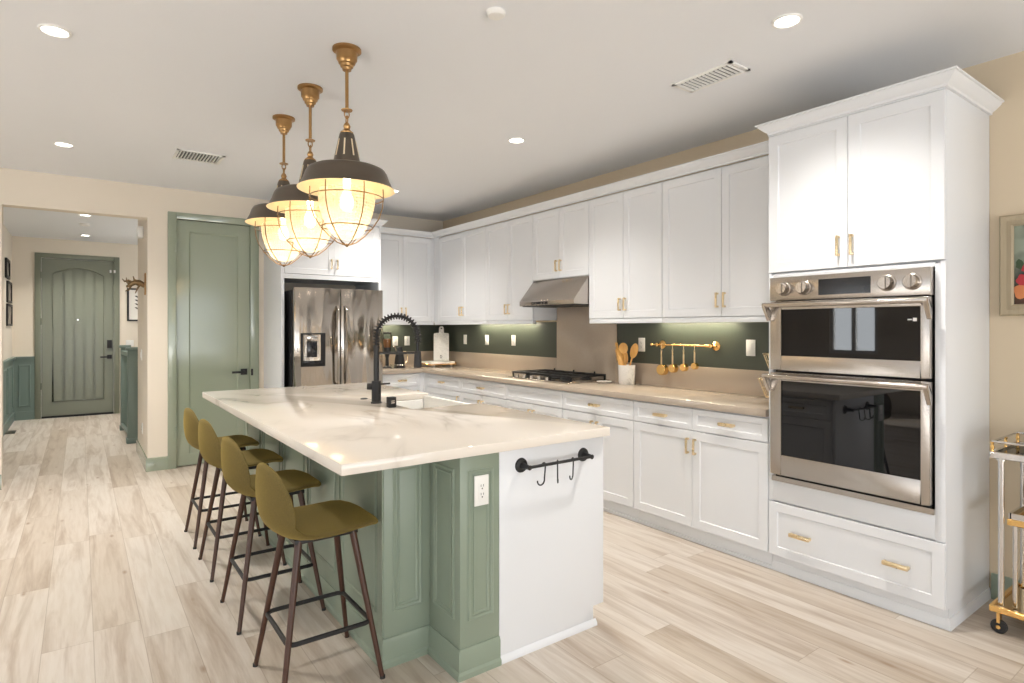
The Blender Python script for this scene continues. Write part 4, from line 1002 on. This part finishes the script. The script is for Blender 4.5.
tray(.803, X0, X1, Y0, Y1, True, M['chrome']); tray(.50, X0+.04, X1-.01, Y0+.05, Y1-.055, False, M['gold']); tray(.10, X0, X1, Y0, Y1, False, M['gold'])
MB().box(X0+.045, X0+.055, Y0+.06, Y1-.065, .53, .555).box(X0+.045, X1-.02, Y1-.07, Y1-.06, .53, .555).build('tray_guard', M['chrome'], r)
for x in (X0+.04, X1-.03):
    for y in (Y0+.04, Y1-.035): MB().tube([(x, y, .128), (x, y, .805)], .012, 14).lathe([(0, 0), (.018, 0), (.018, .012), (0, .012)], (x, y, .791), 16).build('upright', M['chrome'], r)
for x in (X0+.065, X1-.05):
    for y in (Y0+.075, Y1-.08): MB().tube([(x, y, .128), (x, y, .502)], .010, 14).build('inner_upright', M['chrome'], r)
for x in (X0+.03, X1-.03):
    for y in (Y0+.03, Y1-.03):
        wh = MB().lathe([(0, -.011), (.026, -.011), (.031, -.007), (.031, .007), (.026, .011), (0, .011)], (x, y, .031), 24, 'X').build('wheel', M['rubber'], r)
        MB().box(x-.016, x+.016, y-.006, y+.006, .05, .10).lathe([(0, 0), (.009, 0), (.009, .004), (0, .004)], (x-.017, y, .031), 12, 'X').build('caster_fork', M['gold'], wh)
q = empty('liquor_bottle', (3.63, .70, .522), 'dark labelled bottle standing on the cart middle tray', 'bottle')
MB().lathe([(0, 0), (.036, 0), (.038, .006), (.038, .17), (.03, .20), (.014, .225), (.014, .27), (0, .27)], (3.63, .70, .522), 24).build('glass', M['black_glass'], q)
MB().lathe([(.0385, .03), (.0388, .06)], (3.63, .70, .522), 24, cap=False).build('lower_label', M['label_blue'], q)
MB().lathe([(.0385, .065), (.0388, .12)], (3.63, .70, .522), 24, cap=False).build('main_label', M['label_red'], q)
MB().lathe([(.0385, .125), (.0388, .16)], (3.63, .70, .522), 24, cap=False).build('upper_label', M['label_blue'], q)

# ------------------------------------------------------------------ hall things
# teal stair railing: two newel posts, rails and balusters
r = empty('stair_railing', (.52, 9.1, 0), 'teal stair railing with square newel posts beside the hall', 'railing')
for x0, x1, y0, y1 in ((.463, .57, 8.50, 8.605), (.448, .55, 9.66, 9.765)):
    p = MB().box(x0, x1, y0, y1, 0, 1.13).box(x0-.012, x1+.012, y0-.012, y1+.012, 0, .06).box(x0-.015, x1+.015, y0-.015, y1+.015, 1.13, 1.165)
    p.build('newel_post', M['teal'], r, bevel=.003)
MB().add([(.49, 8.605, 1.04), (.55, 8.605, 1.04), (.55, 8.605, 1.09), (.49, 8.605, 1.09), (.45, 9.66, 1.04), (.51, 9.66, 1.04), (.51, 9.66, 1.09), (.45, 9.66, 1.09)], [(0, 1, 2, 3), (7, 6, 5, 4), (0, 4, 5, 1), (1, 5, 6, 2), (2, 6, 7, 3), (3, 7, 4, 0)]).build('handrail', M['teal'], r)
MB().add([(.49, 8.605, .06), (.55, 8.605, .06), (.55, 8.605, .10), (.49, 8.605, .10), (.45, 9.66, .06), (.51, 9.66, .06), (.51, 9.66, .10), (.45, 9.66, .10)], [(0, 1, 2, 3), (7, 6, 5, 4), (0, 4, 5, 1), (1, 5, 6, 2), (2, 6, 7, 3), (3, 7, 4, 0)]).build('bottom_rail', M['teal'], r)
for k in range(8):
    y = 8.72+k*.12; x = .52-.04*(y-8.6)/1.06; MB().tube([(x, y, .10), (x, y, 1.04)], .009, 8).build('baluster', M['teal'], r)
def frame(nm, T, a0, a1, b0, b1, fw, mf, ma, label, group='dark frames in the hall', mat_w=.0):
    r = empty(nm, T((a0+a1)/2, (b0+b1)/2, 0), label, 'picture', group)
    m = MB().box(a0, a0+fw, b0, b1, .001, .025, T).box(a1-fw, a1, b0, b1, .001, .025, T).box(a0+fw, a1-fw, b0, b0+fw, .001, .025, T).box(a0+fw, a1-fw, b1-fw, b1, .001, .025, T)
    m.build('frame', mf, r, bevel=.002)
    return MB().box(a0+fw-.004, a1-fw+.004, b0+fw-.004, b1-fw+.004, .001, .010, T).build('print', ma, r), r
pr_, r = frame('framed_print', faceY(11.65), .625, 1.02, 1.515, 2.06, .025, M['black'], M['leafprint'], 'black framed leaf print beyond the stair railing')
T = faceY(11.65)
lf = MB()
for k in range(9):
    b = 1.66+k*.032; s_ = -1 if k % 2 else 1; a = .815
    lf.prism([(a, b), (a+s_*.03, b+.012), (a+s_*.085, b+.05), (a+s_*.06, b+.055), (a+s_*.015, b+.03)], .0095, .0108, T)
lf.box(.812, .818, 1.62, 1.97, .0095, .0108, T).build('leaf_motif', M['dark'], r)
TL = lambda a, b, c: (-.83+c, a, b)
frame('framed_photo', TL, 10.55, 11.05, 2.09, 2.36, .04, M['black'], M['photo'], 'dark frame topmost in the row on left hall wall')
frame('framed_photo', TL, 10.75, 11.35, 1.76, 2.06, .03, M['black'], M['photo'], 'dark frame in the middle of the left hall wall row')
frame('framed_photo', TL, 10.72, 11.40, 1.43, 1.74, .03, M['black'], M['photo'], 'dark frame lowest in the row on left hall wall')
frame('gold_framed_mirror', TL, 9.55, 10.1, 1.55, 2.15, .03, M['brass'], M['white_trim'], 'gold framed panel nearest the kitchen on hall left wall', None)
# branch shaped bronze hook on the hall side wall
r = empty('branch_hook', (.53, 6.95, 1.83), 'bronze branch shaped wall hook on the hall side wall', 'wall hook')
MB().box(.518, .53, 6.91, 6.99, 1.73, 1.95).build('back_plate', M['antique'], r, bevel=.006)
bh = MB().tube([(.52, 6.95, 1.74), (.47, 6.95, 1.765), (.42, 6.94, 1.77), (.37, 6.93, 1.745), (.33, 6.92, 1.72)], [.026, .03, .028, .022, .012], 12)
bh.tube([(.44, 6.95, 1.77), (.41, 6.95, 1.80), (.40, 6.96, 1.83)], [.014, .010, .005], 8).tube([(.39, 6.94, 1.765), (.35, 6.95, 1.785), (.31, 6.95, 1.775), (.285, 6.95, 1.80)], [.014, .012, .009, .004], 8)
bh.tube([(.36, 6.93, 1.74), (.33, 6.90, 1.77), (.325, 6.90, 1.81)], [.012, .009, .004], 8).tube([(.47, 6.95, 1.75), (.44, 6.94, 1.70), (.42, 6.92, 1.66)], [.014, .01, .005], 8).tube([(.38, 6.93, 1.735), (.35, 6.96, 1.69), (.32, 6.97, 1.68)], [.012, .009, .004], 8)
bh.sphere((.455, 6.945, 1.765), .035, 14, 10, (1.2, .8, .9))
bh.v = [(.525-(.525-x)*.8, y, z+.085) for x, y, z in bh.v]
bh.build('branch', M['oldbronze'], r, ang=80)
tag(B(-.815, -.70, 10.2, 10.5, 0, .006).build('floor_vent', M['bronze'], None, (-.76, 10.35, 0), .002), 'dark floor vent along the left hall wainscot', 'vent')
